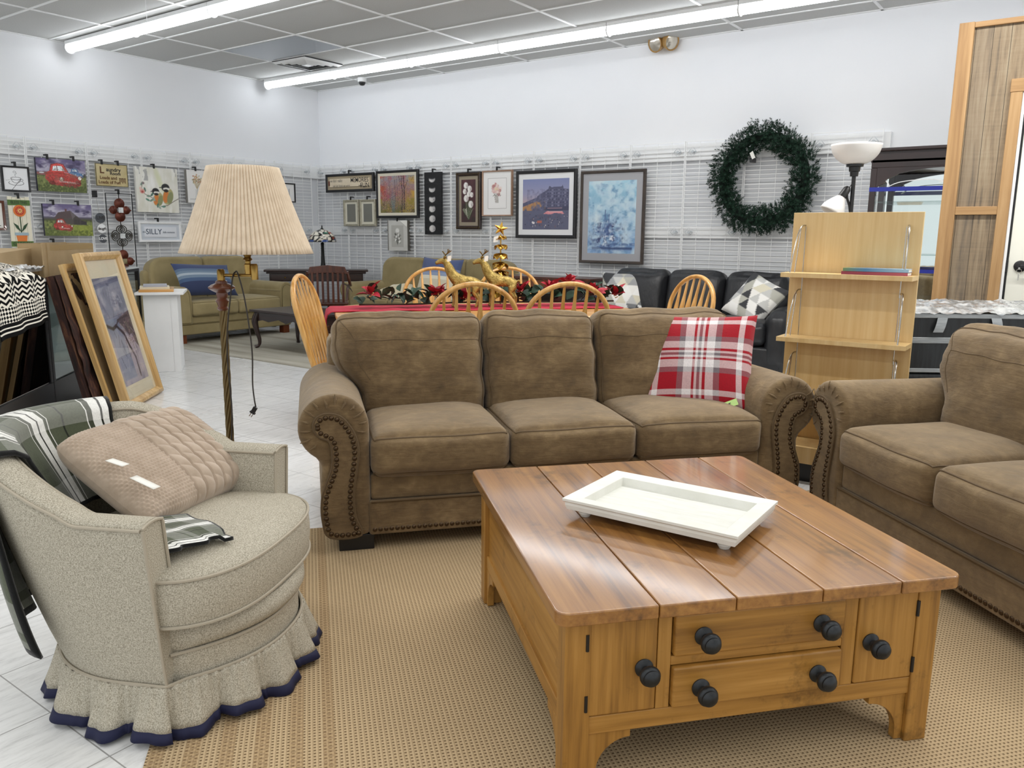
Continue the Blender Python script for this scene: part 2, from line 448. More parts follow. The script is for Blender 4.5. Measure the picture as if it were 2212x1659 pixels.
# ------------------------------------------------------------------ small things on the ceiling
t = thing('air_diffuser', 'square white louvred air diffuser set in a ceiling tile', 'air vent', (-8.13, 6.9, ZC - .008))
MB().box(-.3, .3, -.3, .3, -.004, .006).build('backing', M('vent_dark', '#1f2122', .6), t)
for k, a in enumerate((.30, .235, .17, .105)):
    mb = MB(); b = a - .035; za, zb = -.03 + k * .001, -.008
    q = lambda r, z: [(-r, -r, z), (r, -r, z), (r, r, z), (-r, r, z)]
    mb.add(q(a, za + .022) + q(b, za), [(i, (i + 1) % 4, 4 + (i + 1) % 4, 4 + i) for i in range(4)]); mb.build('louvre_ring', m_bar, t, smooth=False)
MB().box(-.05, .05, -.05, .05, -.03, -.02).build('centre_plate', m_bar, t)
x1 = -3.439 * 1.9 * SC; y1 = 3.181 * 1.9 * SC
tag(MB().box(x1 - gx + .02, x1 - .02, y1 - gy + .02, y1 - .02, ZC - .006, ZC - .001).build('metal_ceiling_panel', M('grey_metal_panel', '#5b6164', .12, metal=.7), smooth=False), 'shiny grey metal panel in the ceiling grid beside the diffuser', 'ceiling panel')
t = thing('security_camera', 'small white dome camera with a black eye on the ceiling', 'camera', S(-7.6, 7.3, 3.162))
MB().lathe([(.0, .0), (.06, .0), (.06, -.05), (.05, -.055), (0, -.055)], 20).build('housing', m_bar, t)
MB().lathe([(.046, -.05), (.042, -.075), (.028, -.095), (0, -.102)], 18).build('dome', m_black, t)
t = thing('emergency_light', 'amber twin-headed emergency light high on the back wall', 'emergency light', (-3.66 * SC * 1.0, YWALL - .07, CAMZ + 1.885 * SC))
m_amb = M('amber_plastic', '#b08a50', .35, c2='#a07a42', ns=6)
mb = MB(); mb.box(-.05, .05, 0, .07, -.04, .05); mb.build('base', m_amb, t, bevel=.01)
for sx in (-1, 1):
    mm = MB(); mm.M = Matrix.Translation((sx * .075, -.04, -.02)) @ Euler((.35, 0, sx * .5 + (.25 if sx < 0 else .6))).to_matrix().to_4x4()
    mm.lathe([(.02, .09), (.06, .07), (.085, .02), (.09, -.04), (.082, -.045), (.07, -.03), (0, -.03)], 20, axis='y'); h = mm.build('lamp_head', m_amb, t)
    mm2 = MB(); mm2.M = mm.M; mm2.lathe([(.076, -.036), (.05, -.046), (0, -.05)], 20, axis='y'); mm2.build('lens', M('lamp_lens', '#cfc8bb', .1, metal=.6), h)
tag(MB().tube(catmull([(0, 0, 0), (0, .0, -.1), (.002, 0, -.29), (.012, 0, -.31), (.02, 0, -.295)]), .0022, 6).build('wire_hook', m_wire, loc=(-7.15, 4.25, ZC - .004)), 'thin white wire hook hanging from the ceiling by the front strip lights', 'hook')

# ------------------------------------------------------------------ wire grid panels with clips
pwid = .60 * SC; ptop = S(0, 0, 2.185)[2]; pbot = S(0, 0, .30)[2]
g0 = thing('grid_panel', 'x', 'display grid', (0, 0, 0), 0, 'x')
mb = MB()
for xx in (.004, pwid - .012): mb.box(xx, xx + .009, -.005, .005, pbot, ptop)
for k in (1, 2, 3): mb.box(pwid * k / 4 - .0025, pwid * k / 4 + .0025, .003, .008, pbot, ptop)
z = ptop - .003
while z > pbot: mb.box(.004, pwid - .004, -.0075, -.0025, z - .0038, z + .0038); z -= .0425 if int(round((ptop - z) * 1000)) % 3 else .055
mb.build('wire_mesh', m_wire, g0, smooth=False)
m_clip = M('clear_clip', '#c4c9cd', .25)
for zz in (2.085, 1.315):
    for sx in (.085, pwid - .085):
        zq = S(0, 0, zz)[2]
        c = MB(); c.tube([(sx - .043, -.012, zq), (sx, -.012, zq + .052), (sx + .043, -.012, zq), (sx, -.012, zq - .052)], .0055, 6, closed=True)
        c.lathe([(.0, -.018), (.016, -.018), (.016, .06)], 10, (sx, 0, zq), axis='y'); c.tube([(sx - .025, -.012, zq), (sx + .025, -.012, zq)], .004, 5)
        c.build('mounting_clip', m_clip, g0)
for i in range(12):
    o = g0 if i == 0 else dup(g0)
    o.location = ((-1.586 - .6 * (i + 1)) * SC, YW, 0); o['label'] = 'white wire grid panel in the row along the back wall'; o['group'] = 'wire grid panels on the back wall'
for i in range(7):
    o = dup(g0, (XW, (3.2 + .6 * i) * SC, 0), 90, 'white wire grid panel in the row along the left wall'); o['group'] = 'wire grid panels on the left wall'
# ------------------------------------------------------------------ foreground: rug, sofas, coffee table
from mathutils import noise as mnoise
def rframe(mb, w, h, prof, mi=0, plane='xz', c=(0, 0, 0)):
    """mitred rectangular frame: prof = closed loop of (inset, depth)"""
    n = len(prof); vs = []
    for sx, sz in ((-1, -1), (1, -1), (1, 1), (-1, 1)):
        for d, y in prof:
            a, b = sx * (w / 2 - d), sz * (h / 2 - d)
            p = (a, y, b) if plane == 'xz' else (a, b, y)
            vs.append((p[0] + c[0], p[1] + c[1], p[2] + c[2]))
    fs = [(k * n + i, k * n + (i + 1) % n, ((k + 1) % 4) * n + (i + 1) % n, ((k + 1) % 4) * n + i) for k in range(4) for i in range(n)]
    return mb.add(vs, fs, mi)

def rug_mat():
    t = NT('sisal_weave'); x, y, z = t.sep(t.coord())
    sn = lambda q, per, ph=0: t.math('SINE', t.math('MULTIPLY_ADD', q, 2 * PI / per, ph))
    cx = t.math('FRACT', t.math('DIVIDE', x, .0128)); cy = t.math('FRACT', t.math('DIVIDE', y, .0120))
    def win(q, a, b, e=.10): return t.math('MULTIPLY', t.math('SMOOTH_MIN', 1.0, t.math('MAXIMUM', 0.0, t.math('DIVIDE', t.math('SUBTRACT', q, a), e)), .1), t.math('MINIMUM', 1.0, t.math('MAXIMUM', 0.0, t.math('DIVIDE', t.math('SUBTRACT', b, q), e))))
    hole = t.math('MULTIPLY', win(cx, .34, .84), win(cy, .30, .80)); f = t.math('SUBTRACT', 1.0, hole)
    f = t.math('SUBTRACT', f, t.math('MULTIPLY', win(cx, .16, .34), .45))
    c = t.ramp(f, [(.0, '#6e5b43'), (.5, '#9d8564'), (1.0, '#c2ab88')])
    bd = t.math('MULTIPLY_ADD', sn(x, .083, 1.0), .5, .5)
    band = t.math('MULTIPLY', t.math('GREATER_THAN', bd, .62), t.math('LESS_THAN', x, .02))
    h2 = t.math('MULTIPLY', sn(x, .03), sn(y, .018)); c2 = t.ramp(t.math('MULTIPLY_ADD', h2, .5, .5), [(.3, '#84694c'), (.6, '#b2966f')])
    c = t.mix(t.math('MULTIPLY', band, .55), c, c2)
    c = t.mix(t.ramp(t.noise(t.coord(), 1.5, 4), [(.4, 0.0), (.7, .25)]), c, '#8d7a60')
    t.set(color=c, rough=.95, spec=.1); t.bump(f, .6, .004); return t.m
o = MB().box(-.43, 3.3, .2, 3.41, 0, .004).build('sisal_rug', rug_mat(), smooth=False, rot=(0, 0, D2R(50)))
tag(o, 'tan woven sisal rug with banded border under the pine coffee table', 'rug')

def hemi(mb, c, r, d):
    """low dome facing -y"""
    vs = [(c[0], c[1] - d, c[2])]; n = 8
    for rr, dd in ((.6, .8), (1.0, .25), (1.0, -.3)):
        for j in range(n):
            t = 2 * PI * j / n; vs.append((c[0] + r * rr * math.cos(t), c[1] - d * dd, c[2] + r * rr * math.sin(t)))
    fs = [(0, 1 + j, 1 + (j + 1) % n) for j in range(n)]
    for k in (0, 1): fs += [(1 + k * n + j, 1 + (k + 1) * n + j, 1 + (k + 1) * n + (j + 1) % n, 1 + k * n + (j + 1) % n) for j in range(n)]
    mb.add(vs, fs)
PANEL = [(-.009, .537), (.006, .565), (.043, .578), (.094, .565), (.133, .518), (.156, .461), (.159, .397), (.143, .291), (.137, .227), (.143, .148), (.162, .075),
         (.04, .075), (.013, .15), (.014, .236), (.034, .299), (.056, .361), (.058, .425), (.048, .467), (.012, .486), (-.006, .512)]
PANEL = [(a - .205, b) for a, b in PANEL]
def inset(poly, d):
    n = len(poly); out = []
    ar = sum(poly[i][0] * poly[(i + 1) % n][1] - poly[(i + 1) % n][0] * poly[i][1] for i in range(n)); sg = 1 if ar > 0 else -1
    for i in range(n):
        a, b = Vector(poly[i - 1]), Vector(poly[(i + 1) % n]); t = (b - a).normalized(); nn = Vector((-t.y, t.x)) * sg
        out.append((poly[i][0] + nn.x * d, poly[i][1] + nn.y * d))
    return out
def resample(poly, step, closed=True):
    P = [Vector(p) for p in poly]
    if closed: P = P + [P[0]]
    out = []; acc = 0.0
    for a, b in zip(P, P[1:]):
        L = (b - a).length; s = acc
        while s < L: out.append(tuple(a.lerp(b, s / L))); s += step
        acc = s - L
    return out
def smooth_closed(poly, n=5):
    P = poly + poly[:3]; P = [poly[-1]] + P; out = []
    for i in range(1, len(poly) + 1):
        a, b, c, d = [np.array(q, float) for q in P[i - 1:i + 3]]
        for k in range(n):
            t = k / n; out.append(tuple(.5 * (2 * b + (c - a) * t + (2 * a - 5 * b + 4 * c - d) * t * t + (3 * b - a - 3 * c + d) * t ** 3)))
    return out
PSM = smooth_closed(PANEL, 5)
def brown_sofa(name, label, widths, loc, rz, group):
    W = sum(widths); t = thing(name, label, 'sofa', loc, rz, group)
    mb = MB(); mb.box(-W / 2 - .01, W / 2 + .01, 0.0, .93, .065, .208); mb.box(-W / 2, W / 2, .014, .9, .208, .315)
    base = mb.build('base', m_suede, t, bevel=.012)
    mb = MB(); mb.tube([(-W / 2, -.002, .209), (W / 2, -.002, .209)], .0055, 8); mb.build('piping', m_pipe, base)
    mb = MB()
    x = -W / 2 + .012
    while x < W / 2: hemi(mb, (x, 0, .09), .0095, .007); x += .0225
    mb.build('nail_trim', m_nail, base)
    MB().box(-W / 2 - .14, W / 2 + .14, .74, .95, .065, .79).build('back_frame', m_suede, t, bevel=.05, seg=4)
    for s in (-1, 1):
        prof = [(0, .065), (0, .50)] + arc(-.137, .512, .137, 0, 238, 22) + [(-.186, .37), (-.196, .26), (-.19, .065)]
        if s > 0: prof = [(-a, b) for a, b in prof]
        X = s * W / 2
        mb = MB(); mb.prism([(a + X, b) for a, b in prof], .0, .86)
        # gathered cloth around the scroll
        cx_, cz_ = X + s * .137, .512
        if s < 0: cx_ = X - .137
        arm = mb.build('arm', m_suede, t, bevel=.03, seg=4, angle=50)
        mb = MB()
        for k in range(13):
            a = D2R(-8 + 19 * k); ca, sa = (math.cos(a), math.sin(a)); ca = ca if s < 0 else -ca
            r0, r1 = .088 + .01 * (k % 2), .122 + .008 * ((k * 7) % 3)
            mb.tube([(cx_ + ca * r0, -.0005, cz_ + sa * r0), (cx_ + ca * (r0 + r1) / 2 + .004, -.003, cz_ + sa * (r0 + r1) / 2), (cx_ + ca * r1, .004, cz_ + sa * r1)], [.002, .0045, .002], 6)
        mb.build('cloth_pleats', m_suede, arm)
        fp = MB(); fp.prism([(X + (a if s < 0 else -a), b) for a, b in PSM], -.014, .01); pan = fp.build('front_panel', m_suede, arm, bevel=.006)
        mb = MB(); mb.tube([(X + (a if s < 0 else -a), -.010, b) for a, b in PSM], .005, 7, closed=True); mb.build('piping', m_pipe, pan)
        mb = MB()
        for a, b in resample(inset(PSM, .0155), .0225): hemi(mb, (X + (a if s < 0 else -a), -.014, b), .0098, .008)
        mb.build('nail_trim', m_nail, pan)
    x = -W / 2
    for i, w_ in enumerate(widths):
        c = (x + w_ / 2, .33, .392); sz = (w_ - .004, .70, .168)
        def wr(px, py, pz, k=i): return (px, py - .004 * mnoise.noise(Vector((px * 5, pz * 9, k))), pz + .007 * mnoise.noise(Vector((px * 4, py * 4, k * 3.1))))
        q = MB().rbox(c, sz, .042, (12, 12, 4), (.0, .022, .036), warp=wr).build('seat_cushion', m_suede, t)
        mb = MB()
        for fc in ('z+', 'z-'): mb.tube(rbox_edge(c, sz, .042, fc, (12, 12), (.0, .022, .036), wr), .0042, 6, closed=True)
        mb.build('piping', m_pipe, q)
        # back cushion
        fl = -1 if i == 0 else (1 if i == len(widths) - 1 else 0)
        ext = .125
        wb = w_ + (ext if fl else 0) - .006; cx_ = x + w_ / 2 + (fl * ext / 2); hb = .485
        def wb_(px, py, pz, fl=fl, wb=wb, k=i):
            if fl and px * fl > 0: px *= lerp(1 - ext / (wb / 2) * .95, 1.0, sstep(-.13, .06, pz))
            n = mnoise.noise(Vector((px * 3.2 + 5 * k, pz * 13, k))) * .010 + mnoise.noise(Vector((px * 11, pz * 26, k + 4))) * .004
            e = abs(px) / (wb / 2)
            return (px + .010 * mnoise.noise(Vector((pz * 15, k, py * 5))) * e, py - n * (.5 + e) + (.10 * (pz / .5) ** 2 if pz > 0 else 0) * .4, pz + .014 * mnoise.noise(Vector((px * 7, k * 2.3, 1))) * (1 if pz > .1 else 0))
        bc = thing('x', 'x', 'x') if False else None
        ob = MB().rbox((0, 0, 0), (wb, .21, hb), .062, (16, 5, 16), (.0, .05, .02), warp=wb_).build('back_cushion', m_suede, t, loc=(cx_, .60, .648), rot=(D2R(-13), 0, 0))
        mb = MB(); mb.tube(rbox_edge((0, 0, 0), (wb, .21, hb), .062, 'y-', (16, 16), (.0, .05, .02), wb_), .0048, 6, closed=True); mb.build('piping', m_pipe, ob)
        P_, _s = rbox_map((0, 0, 0), (wb, .21, hb), .062, (.0, .05, .02), wb_); o_ = lambda p: (p[0], p[1] - .0004, p[2]); a_ = wb / 2
        mb = MB(); x0_, x1_ = (-a_ * .99 if fl >= 0 else -a_ * .70), (a_ * .99 if fl <= 0 else a_ * .70)
        mb.tube([o_(P_(lerp(x0_, x1_, k / 24), -.105, .115)) for k in range(25)], .0016, 5)
        if fl: mb.tube([o_(P_(fl * a_ * lerp(.70, .93, k / 8), -.105, lerp(.115, .232, k / 8))) for k in range(9)], .0016, 5); mb.tube([o_(P_(fl * a_ * .70, -.105, lerp(.115, -.06, k / 8))) for k in range(9)], .0016, 5)
        mb.build('stitched_seam', m_pipe, ob)
        x += w_
    for sx in (-1, 1):
        for yy in (.02, .84): MB().box(sx * (W / 2 + .13) - (.14 if sx > 0 else 0), sx * (W / 2 + .13) + (.14 if sx < 0 else 0), yy, yy + .09, .0, .066).build('foot', m_black, t, bevel=.004)
    return t
brown_sofa('sofa', 'brown suede three-seat sofa with nailhead scroll arms, facing the camera', (.575, .56, .60), fr(50, 1.0725, 3.10, .003), 50, 'matching brown suede sofas')
brown_sofa('loveseat', 'brown suede loveseat with rolled nailhead arms, cut off by the right picture edge', (.578, .578), fr(-44, -2.422, 1.965, .003), -44, 'matching brown suede sofas')

# ---- pine coffee table
CT = fr(48.5, .9625, 2.0875, .004)
t = thing('coffee_table', 'square honey pine coffee table with black knobs and plank top', 'coffee table', CT, 48.5)
HX, HY = .5125, .5525
cuts = [-HX, .685 - .9625, .872 - .9625, 1.092 - .9625, 1.302 - .9625, HX]
mb = MB()
for k in range(5):
    a, b = cuts[k] + (.0012 if k else 0), cuts[k + 1] - (.0012 if k < 4 else 0)
    if k == 0: poly = arc(a + .03, HY - .03, .03, 90, 180, 4) + arc(a + .03, -HY + .03, .03, 180, 270, 4) + [(b, -HY), (b, HY)]
    elif k == 4: poly = arc(b - .03, -HY + .03, .03, 270, 360, 4) + arc(b - .03, HY - .03, .03, 0, 90, 4) + [(a, HY), (a, -HY)]
    else: poly = [(a, -HY), (b, -HY), (b, HY), (a, HY)]
    mb.prism(poly, .425, .458, plane='xy')
mb.build('table_top', m_pine, t, bevel=.004, seg=3)
lx, ly = .4835, .517
for sx in (-1, 1):
    for sy in (-1, 1):
        MB().box(min(sx * lx, sx * (lx - .062)), max(sx * lx, sx * (lx - .062)), min(sy * ly, sy * (ly - .062)), max(sy * ly, sy * (ly - .062)), 0, .425).build('leg', m_pine_v, t, bevel=.004)
for sx in (-1, 1):
    mb = MB(); X = sx * (lx - .016); mb.box(min(X, X - sx * .018), max(X, X - sx * .018), -ly + .062, ly - .062, .175, .425)
    X = sx * (lx - .008); mb.box(min(X, X - sx * .02), max(X, X - sx * .02), -ly + .062, ly - .062, .132, .178)
    mb.build('side_panel', wood('pine_side', '#765022', '#a47635', '#ba8b48', axis=1, rough=.4, worn=.8) if sx < 0 else bpy.data.materials['pine_side'], t, bevel=.003)
yf = -ly + .006
MB().box(-lx + .06, lx - .06, ly - .03, ly - .012, .132, .425).build('back_panel', m_pine_h, t, bevel=.003)
MB().box(-lx + .05, lx - .05, yf, yf + .022, .132, .178).build('bottom_rail', m_pine_h, t, bevel=.003)
MB().box(-lx + .05, lx - .05, yf, yf + .022, .416, .426).build('top_rail', m_pine_h, t)
for a, b in ((.702, .736), (1.181, 1.219)): MB().box(a - .9625, b - .9625, yf, yf + .022, .178, .417).build('upright', m_pine_v, t, bevel=.002)
MB().box(.736 - .9625, 1.181 - .9625, yf, yf + .022, .284, .307).build('drawer_rail', m_pine_h, t, bevel=.002)
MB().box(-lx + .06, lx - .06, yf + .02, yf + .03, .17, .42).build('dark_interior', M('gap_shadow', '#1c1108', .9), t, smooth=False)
def knob(parent, x, z, y):
    mb = MB(); mb.lathe([(0, .002), (.0215, .002), (.0225, -.004), (.018, -.008), (.0105, -.012), (.0095, -.020), (.014, -.026), (.0215, -.030), (.0245, -.037), (.0245, -.042), (.021, -.047), (.019, -.048), (.0195, -.052), (.014, -.057), (.006, -.060), (0, -.0605)], 22, (x, y, z), axis='y')
    return mb.build('knob', m_iron, parent)
for k, (z0, z1) in enumerate(((.309, .414), (.180, .282))):
    d = MB().box(.739 - .9625, 1.178 - .9625, yf - .012, yf + .02, z0, z1).build('drawer', m_pine_h, t, bevel=.006)
    for kx in (.812, 1.117): knob(d, kx - .9625 - .004, (z0 + z1) / 2 - .004, yf - .012)
for a, b, kx, hxs in ((.531, .700, .668, -1), (1.221, 1.384, 1.258, 1)):
    d = MB().box(a - .9625, b - .9625, yf - .004, yf + .018, .180, .415).build('door', m_pine_v, t, bevel=.005)
    knob(d, kx - .9625, .289, yf - .004)
    for hz in (.365, .215): MB().tube([((a if hxs < 0 else b) - .9625, yf - .005, hz - .02), ((a if hxs < 0 else b) - .9625, yf - .005, hz + .02)], .0045, 8).build('hinge', m_black, d)
def corbel(sx, y, ax):
    q = [(0, 0), (.105, 0), (.105, -.022)] + [(.105 - .083 * math.sin(D2R(9 * k)), -.022 - .083 + .083 * math.cos(D2R(9 * k))) for k in range(1, 11)] + [(.022, -.13), (0, -.13)]
    mb = MB()
    if ax == 'x': mb.prism([(sx * (-(lx - .062) + a), .133 + b) for a, b in q], y, y + .022)
    else: mb.prism([(sx * (-(ly - .062) + a), .133 + b) for a, b in q], y, y + .022, plane='yz')
    mb.build('corner_bracket', m_pine_v, t, bevel=.002)
for sx in (-1, 1):
    corbel(sx, -ly + .012, 'x'); corbel(sx, ly - .034, 'x'); corbel(sx, -lx + .008, 'y'); corbel(sx, lx - .03, 'y')
# ---- white tray
m_tray = M('distressed_white', '#e9e9e3', .5, c2='#dfdfd6', ns=9, bs=60, bstr=.1)
t = thing('serving_tray', 'white wooden rectangular tray on bun feet, lying on the coffee table', 'tray', (-.918, 2.052, .4625), 1.5)
mb = MB(); rframe(mb, .53, .35, [(0, .021), (.004, .017), (.034, .013), (.036, .022), (.006, .030), (.006, .036), (.044, .038), (.046, .040), (.0, .044)], plane='xy')
mb = MB(); rframe(mb, .517, .343, [(.010, .024), (.045, .024), (.052, .028), (.046, .054), (.0, .058), (0, .050), (.006, .047), (.006, .038)], plane='xy'); mb.build('rim', m_tray, t, smooth=False, bevel=.0012)
MB().box(-.212, .212, -.125, .125, .024, .031).build('tray_floor', M('tray_floor_white', '#e2e3dc', .45, c2='#d6d7cf', ns=14, nst=(1, 8, 1)), t, smooth=False)
for sx in (-1, 1):
    for sy in (-1, 1): MB().lathe([(0, 0), (.013, 0), (.019, .010), (.015, .026), (0, .026)], 14, (sx * .208, sy * .122, 0)).build('bun_foot', m_tray, t)
# ------------------------------------------------------------------ barrel armchair with ruffle
AC = (-1.925, 1.285, 0.004); ACR = 116.7
t = thing('armchair', 'cream tweed barrel armchair with ruffled navy-edged skirt', 'armchair', AC, ACR)
def shoe(s, hw, ys, ry):
    """horseshoe centre line, s 0..1 from the near arm round the back to the far arm; returns point and outward normal"""
    a = .22
    if s < a: return Vector((-hw, ys * s / a)), Vector((-1, 0))
    if s > 1 - a: return Vector((hw, ys * (1 - s) / a)), Vector((1, 0))
    th = PI - PI * (s - a) / (1 - 2 * a)
    p = Vector((hw * math.cos(th), ys + ry * math.sin(th))); n = Vector((math.cos(th) / hw, math.sin(th) / ry)).normalized()
    return p, n
TOPZ = lambda s: lerp(.578, .708 + .012 * math.sin(PI * s), sstep(.17, .35, s) * sstep(.17, .35, 1 - s))
def shell(s, side, z, off=0.0):
    """point on the shell's outer (side 1) or inner (-1) face at height z"""
    k = max(0.0, min(1.0, (z - .13) / .55)); k = k ** .9
    hw, ys, ry = lerp(.300, .362, k), lerp(.12, .24, k), lerp(.30, .385, k)
    p, n = shoe(s, hw, ys, ry); th = .041
    q = p + n * (side * th + off); return Vector((q.x, q.y, z))
mb = MB(); NS = 72
def shf(u, v):
    s = u; h = TOPZ(s); r = .016
    prof = [(1, .13), (1, .22), (1, .32), (1, .42), (1, .50), (1, h - r), (.93, h - r * .45), (.75, h - r * .08), (.3, h + .004), (-.3, h + .004), (-.75, h - r * .08), (-.93, h - r * .45), (-1, h - r), (-1, .50), (-1, .40), (-1, .26), (-.4, .16), (.4, .13)]
    i = int(round(v * (len(prof)))) % len(prof); sd, z = prof[i]
    return tuple(shell(s, sd, z))
mb.grid(shf, NS, 18, wv=True)
n0 = len(mb.v)
mb.add([mb.v[i] for i in range(18)], [tuple(range(18))]); mb.add([mb.v[(NS - 1) * 18 + i] for i in range(18)], [tuple(range(17, -1, -1))])
body = mb.build('body', m_tweed, t, weld=True, angle=55)
mb = MB()
mb.tube([tuple(shell(s, 1, TOPZ(s) - .012, .002)) for s in np.linspace(0.002, .998, 90)], .0042, 6)
mb.tube([tuple(shell(s, -1, TOPZ(s) - .012, .002 if False else -.002)) for s in np.linspace(0.002, .998, 90)], .0042, 6)
for s, sg in ((0.0, -1), (1.0, 1)):
    for sd in (-1, 1): mb.tube([tuple(shell(s, sd, z) + Vector((0, -.003, 0))) for z in np.linspace(.14, TOPZ(s) - .012, 12)], .0042, 6)
    h = TOPZ(s); mb.tube([tuple(shell(s, sd, h - .008 + .008 * (1 - sd * sd)) + Vector((0, -.003, 0))) for sd in np.linspace(-1, 1, 8)], .0042, 6)
mb.build('piping', m_tweed_pipe, body)
# front rail below the cushion
def frontarc(x, hw, dep): return .015 - dep * max(0.0, 1 - abs(x / hw) ** 2.3)
mb = MB(); prof = [(0, .125), (0, .17), (0, .205), (-.010, .211), (.012, .222), (.024, .242), (.022, .265), (.008, .282), (-.03, .288), (-.12, .288)]
mb.grid(lambda u, v: ((lambda x, o, z: (x, frontarc(x, .33, .178) - o * min(1, (1 - abs(x) / .319) * 14) + (.03 if abs(x) > .31 else 0), z))(lerp(-.318, .318, u), *prof[int(round(v * 9))])), 30, 10)
fr_ = mb.build('front_rail', m_tweed, t)
mb = MB(); mb.tube([(lerp(-.318, .318, u), frontarc(lerp(-.318, .318, u), .33, .178) - .003, .209) for u in np.linspace(0, 1, 30)], .0042, 6); mb.build('piping', m_tweed_pipe, fr_)
# seat cushion
def seat_out(a, s):
    c, sn = math.cos(a), math.sin(a); pr = lambda q, e: math.copysign(abs(q) ** e, q)
    if sn < 0: x, y = .352 * pr(c, .72), .06 + .232 * pr(sn, .80)
    else: x, y = .318 * pr(c, .6), .06 + .36 * pr(sn, .8)
    if sn >= 0: x = lerp(.352, .318, min(1, sn * 4)) * pr(c, .6)
    return (x * s, .1 + (y - .1) * s)
sp = [(0, .283), (.5, .283), (.93, .284), (.985, .292), (1.0, .305), (1.012, .335), (1.014, .365), (1.008, .395), (.998, .414), (.97, .426), (.85, .440), (.6, .452), (.3, .458), (0, .459)]
mb = MB(); mb.grid(lambda u, v: (lambda s, z, a: (*seat_out(a, s), z))(*sp[int(round(v * 13))], 2 * PI * u), 80, 14, wu=True)
sc_ = mb.build('seat_cushion', m_tweed, t, weld=True)
mb = MB()
for s, z in ((1.003, .418), (1.003, .297)): mb.tube([(*seat_out(2 * PI * k / 80, s), z) for k in range(80)], .0045, 6, closed=True)
mb.build('piping', m_tweed_pipe, sc_)
# gathered skirt
loop = [tuple(shell(s, 1, .135))[:2] for s in np.linspace(0, 1, 60)] + [(x, frontarc(x, .33, .178) - .004) for x in np.linspace(.318, -.318, 30)[1:-1]]
loop = resample(loop, .004); NL = len(loop); LV = [Vector(p) for p in loop]
nor = []
for i in range(NL):
    d = (LV[(i + 4) % NL] - LV[i - 4]).normalized(); nor.append(Vector((-d.y, d.x)))
cen = Vector((0, .15))
nor = [n if n.dot(p - cen) > 0 else -n for n, p in zip(nor, LV)]
ph = []; a = 0
for i in range(NL): a += .004 * (2 * PI / .135) * (1 + .7 * mnoise.noise(Vector((i * .018, 3, 0)))); ph.append(a)
def skirt(i, v):
    p = LV[i]; n = nor[i]; tdir = Vector((-n.y, n.x))
    wv = math.sin(ph[i]); w2 = math.sin(ph[i] * 2.7 + 1) * .25
    amp = .003 + .024 * v ** 1.1; fine = .0035 * math.sin(ph[i] * 5.1 + 2 * mnoise.noise(Vector((i * .05, 1, 1)))) * (1 - v) 
    o = .008 + .034 * v + amp * (abs(wv) ** .7 * (1 if wv > 0 else -1) * .8 + w2 * v) + fine
    q = p + n * o + tdir * (.014 * v * math.cos(ph[i] * 1.0))
    return (q.x, q.y, lerp(.138, .010 + .008 * math.sin(ph[i] * .5) , v))
mb = MB(); mb.grid(lambda u, v: skirt(int(round(u * NL)) % NL, v * .80), NL, 8, wu=True); sk = mb.build('ruffle_skirt', m_tweed, t, angle=180)
mb = MB(); mb.grid(lambda u, v: skirt(int(round(u * NL)) % NL, .80 + v * .2), NL, 3, wu=True); mb.build('navy_hem', m_navy, sk, angle=180)
mb = MB(); mb.tube([(p.x + n.x * .006, p.y + n.y * .006, .139) for p, n in zip(LV[::4], nor[::4])], .0048, 6, closed=True); mb.build('piping', m_tweed_pipe, sk)
for o_ in (sk,):
    for q in [o_] + [c for c in o_.children if c.name.startswith('navy')]:
        md = q.modifiers.new('cloth', 'SOLIDIFY'); md.thickness = .003; md.offset = 0
for sx, yy in ((-.2, .05), (.2, .05), (-.16, .28), (.16, .28)): MB().lathe([(.022, 0), (.028, .15)], 12, (sx, yy, 0)).build('leg', m_dark, t)

# ---- plaid throw over the chair back
def plaid(name, ru, rv, ku, kv, wgt=.5, rough=.95, edge=0):
    t_ = NT(name); uv = t_.tc.outputs['UV']; x, y, z = t_.sep(uv)
    a = t_.ramp(t_.math('FRACT', t_.math('MULTIPLY', x, ku)), ru, 'CONSTANT'); b = t_.ramp(t_.math('FRACT', t_.math('MULTIPLY', y, kv)), rv, 'CONSTANT')
    c = t_.mix(wgt, a, b); n = t_.noise(t_.coord(), 160, 3, .7)
    if edge:
        ed = lambda q: t_.math('MINIMUM', q, t_.math('SUBTRACT', 1.0, q))
        c = t_.mix(t_.math('LESS_THAN', t_.math('MINIMUM', ed(x), ed(y)), edge), c, '#151616')
    c = t_.mix(t_.ramp(n, [(.3, .16), (.6, 0.0)]), c, '#2a2a2a')
    t_.set(color=c, rough=rough, spec=.1, sheen=.25); t_.bump(n, .35, .003); return t_.m
G, G2, Wt, K = '#4d5340', '#3a3f31', '#eeeeea', '#121312'
gr = [(0, G), (.24, Wt), (.255, G2), (.31, G2), (.325, Wt), (.44, K), (.465, Wt), (.575, G), (.60, G2), (.63, Wt), (.645, G), (.88, K), (.91, G)]
gv = [(0, Wt), (.08, '#8b8e84'), (.13, Wt), (.30, G), (.62, K), (.66, G), (.80, Wt)]
m_throw = plaid('green_plaid_fleece', gr, gv, 2.6, 2.1, .16, edge=.018)
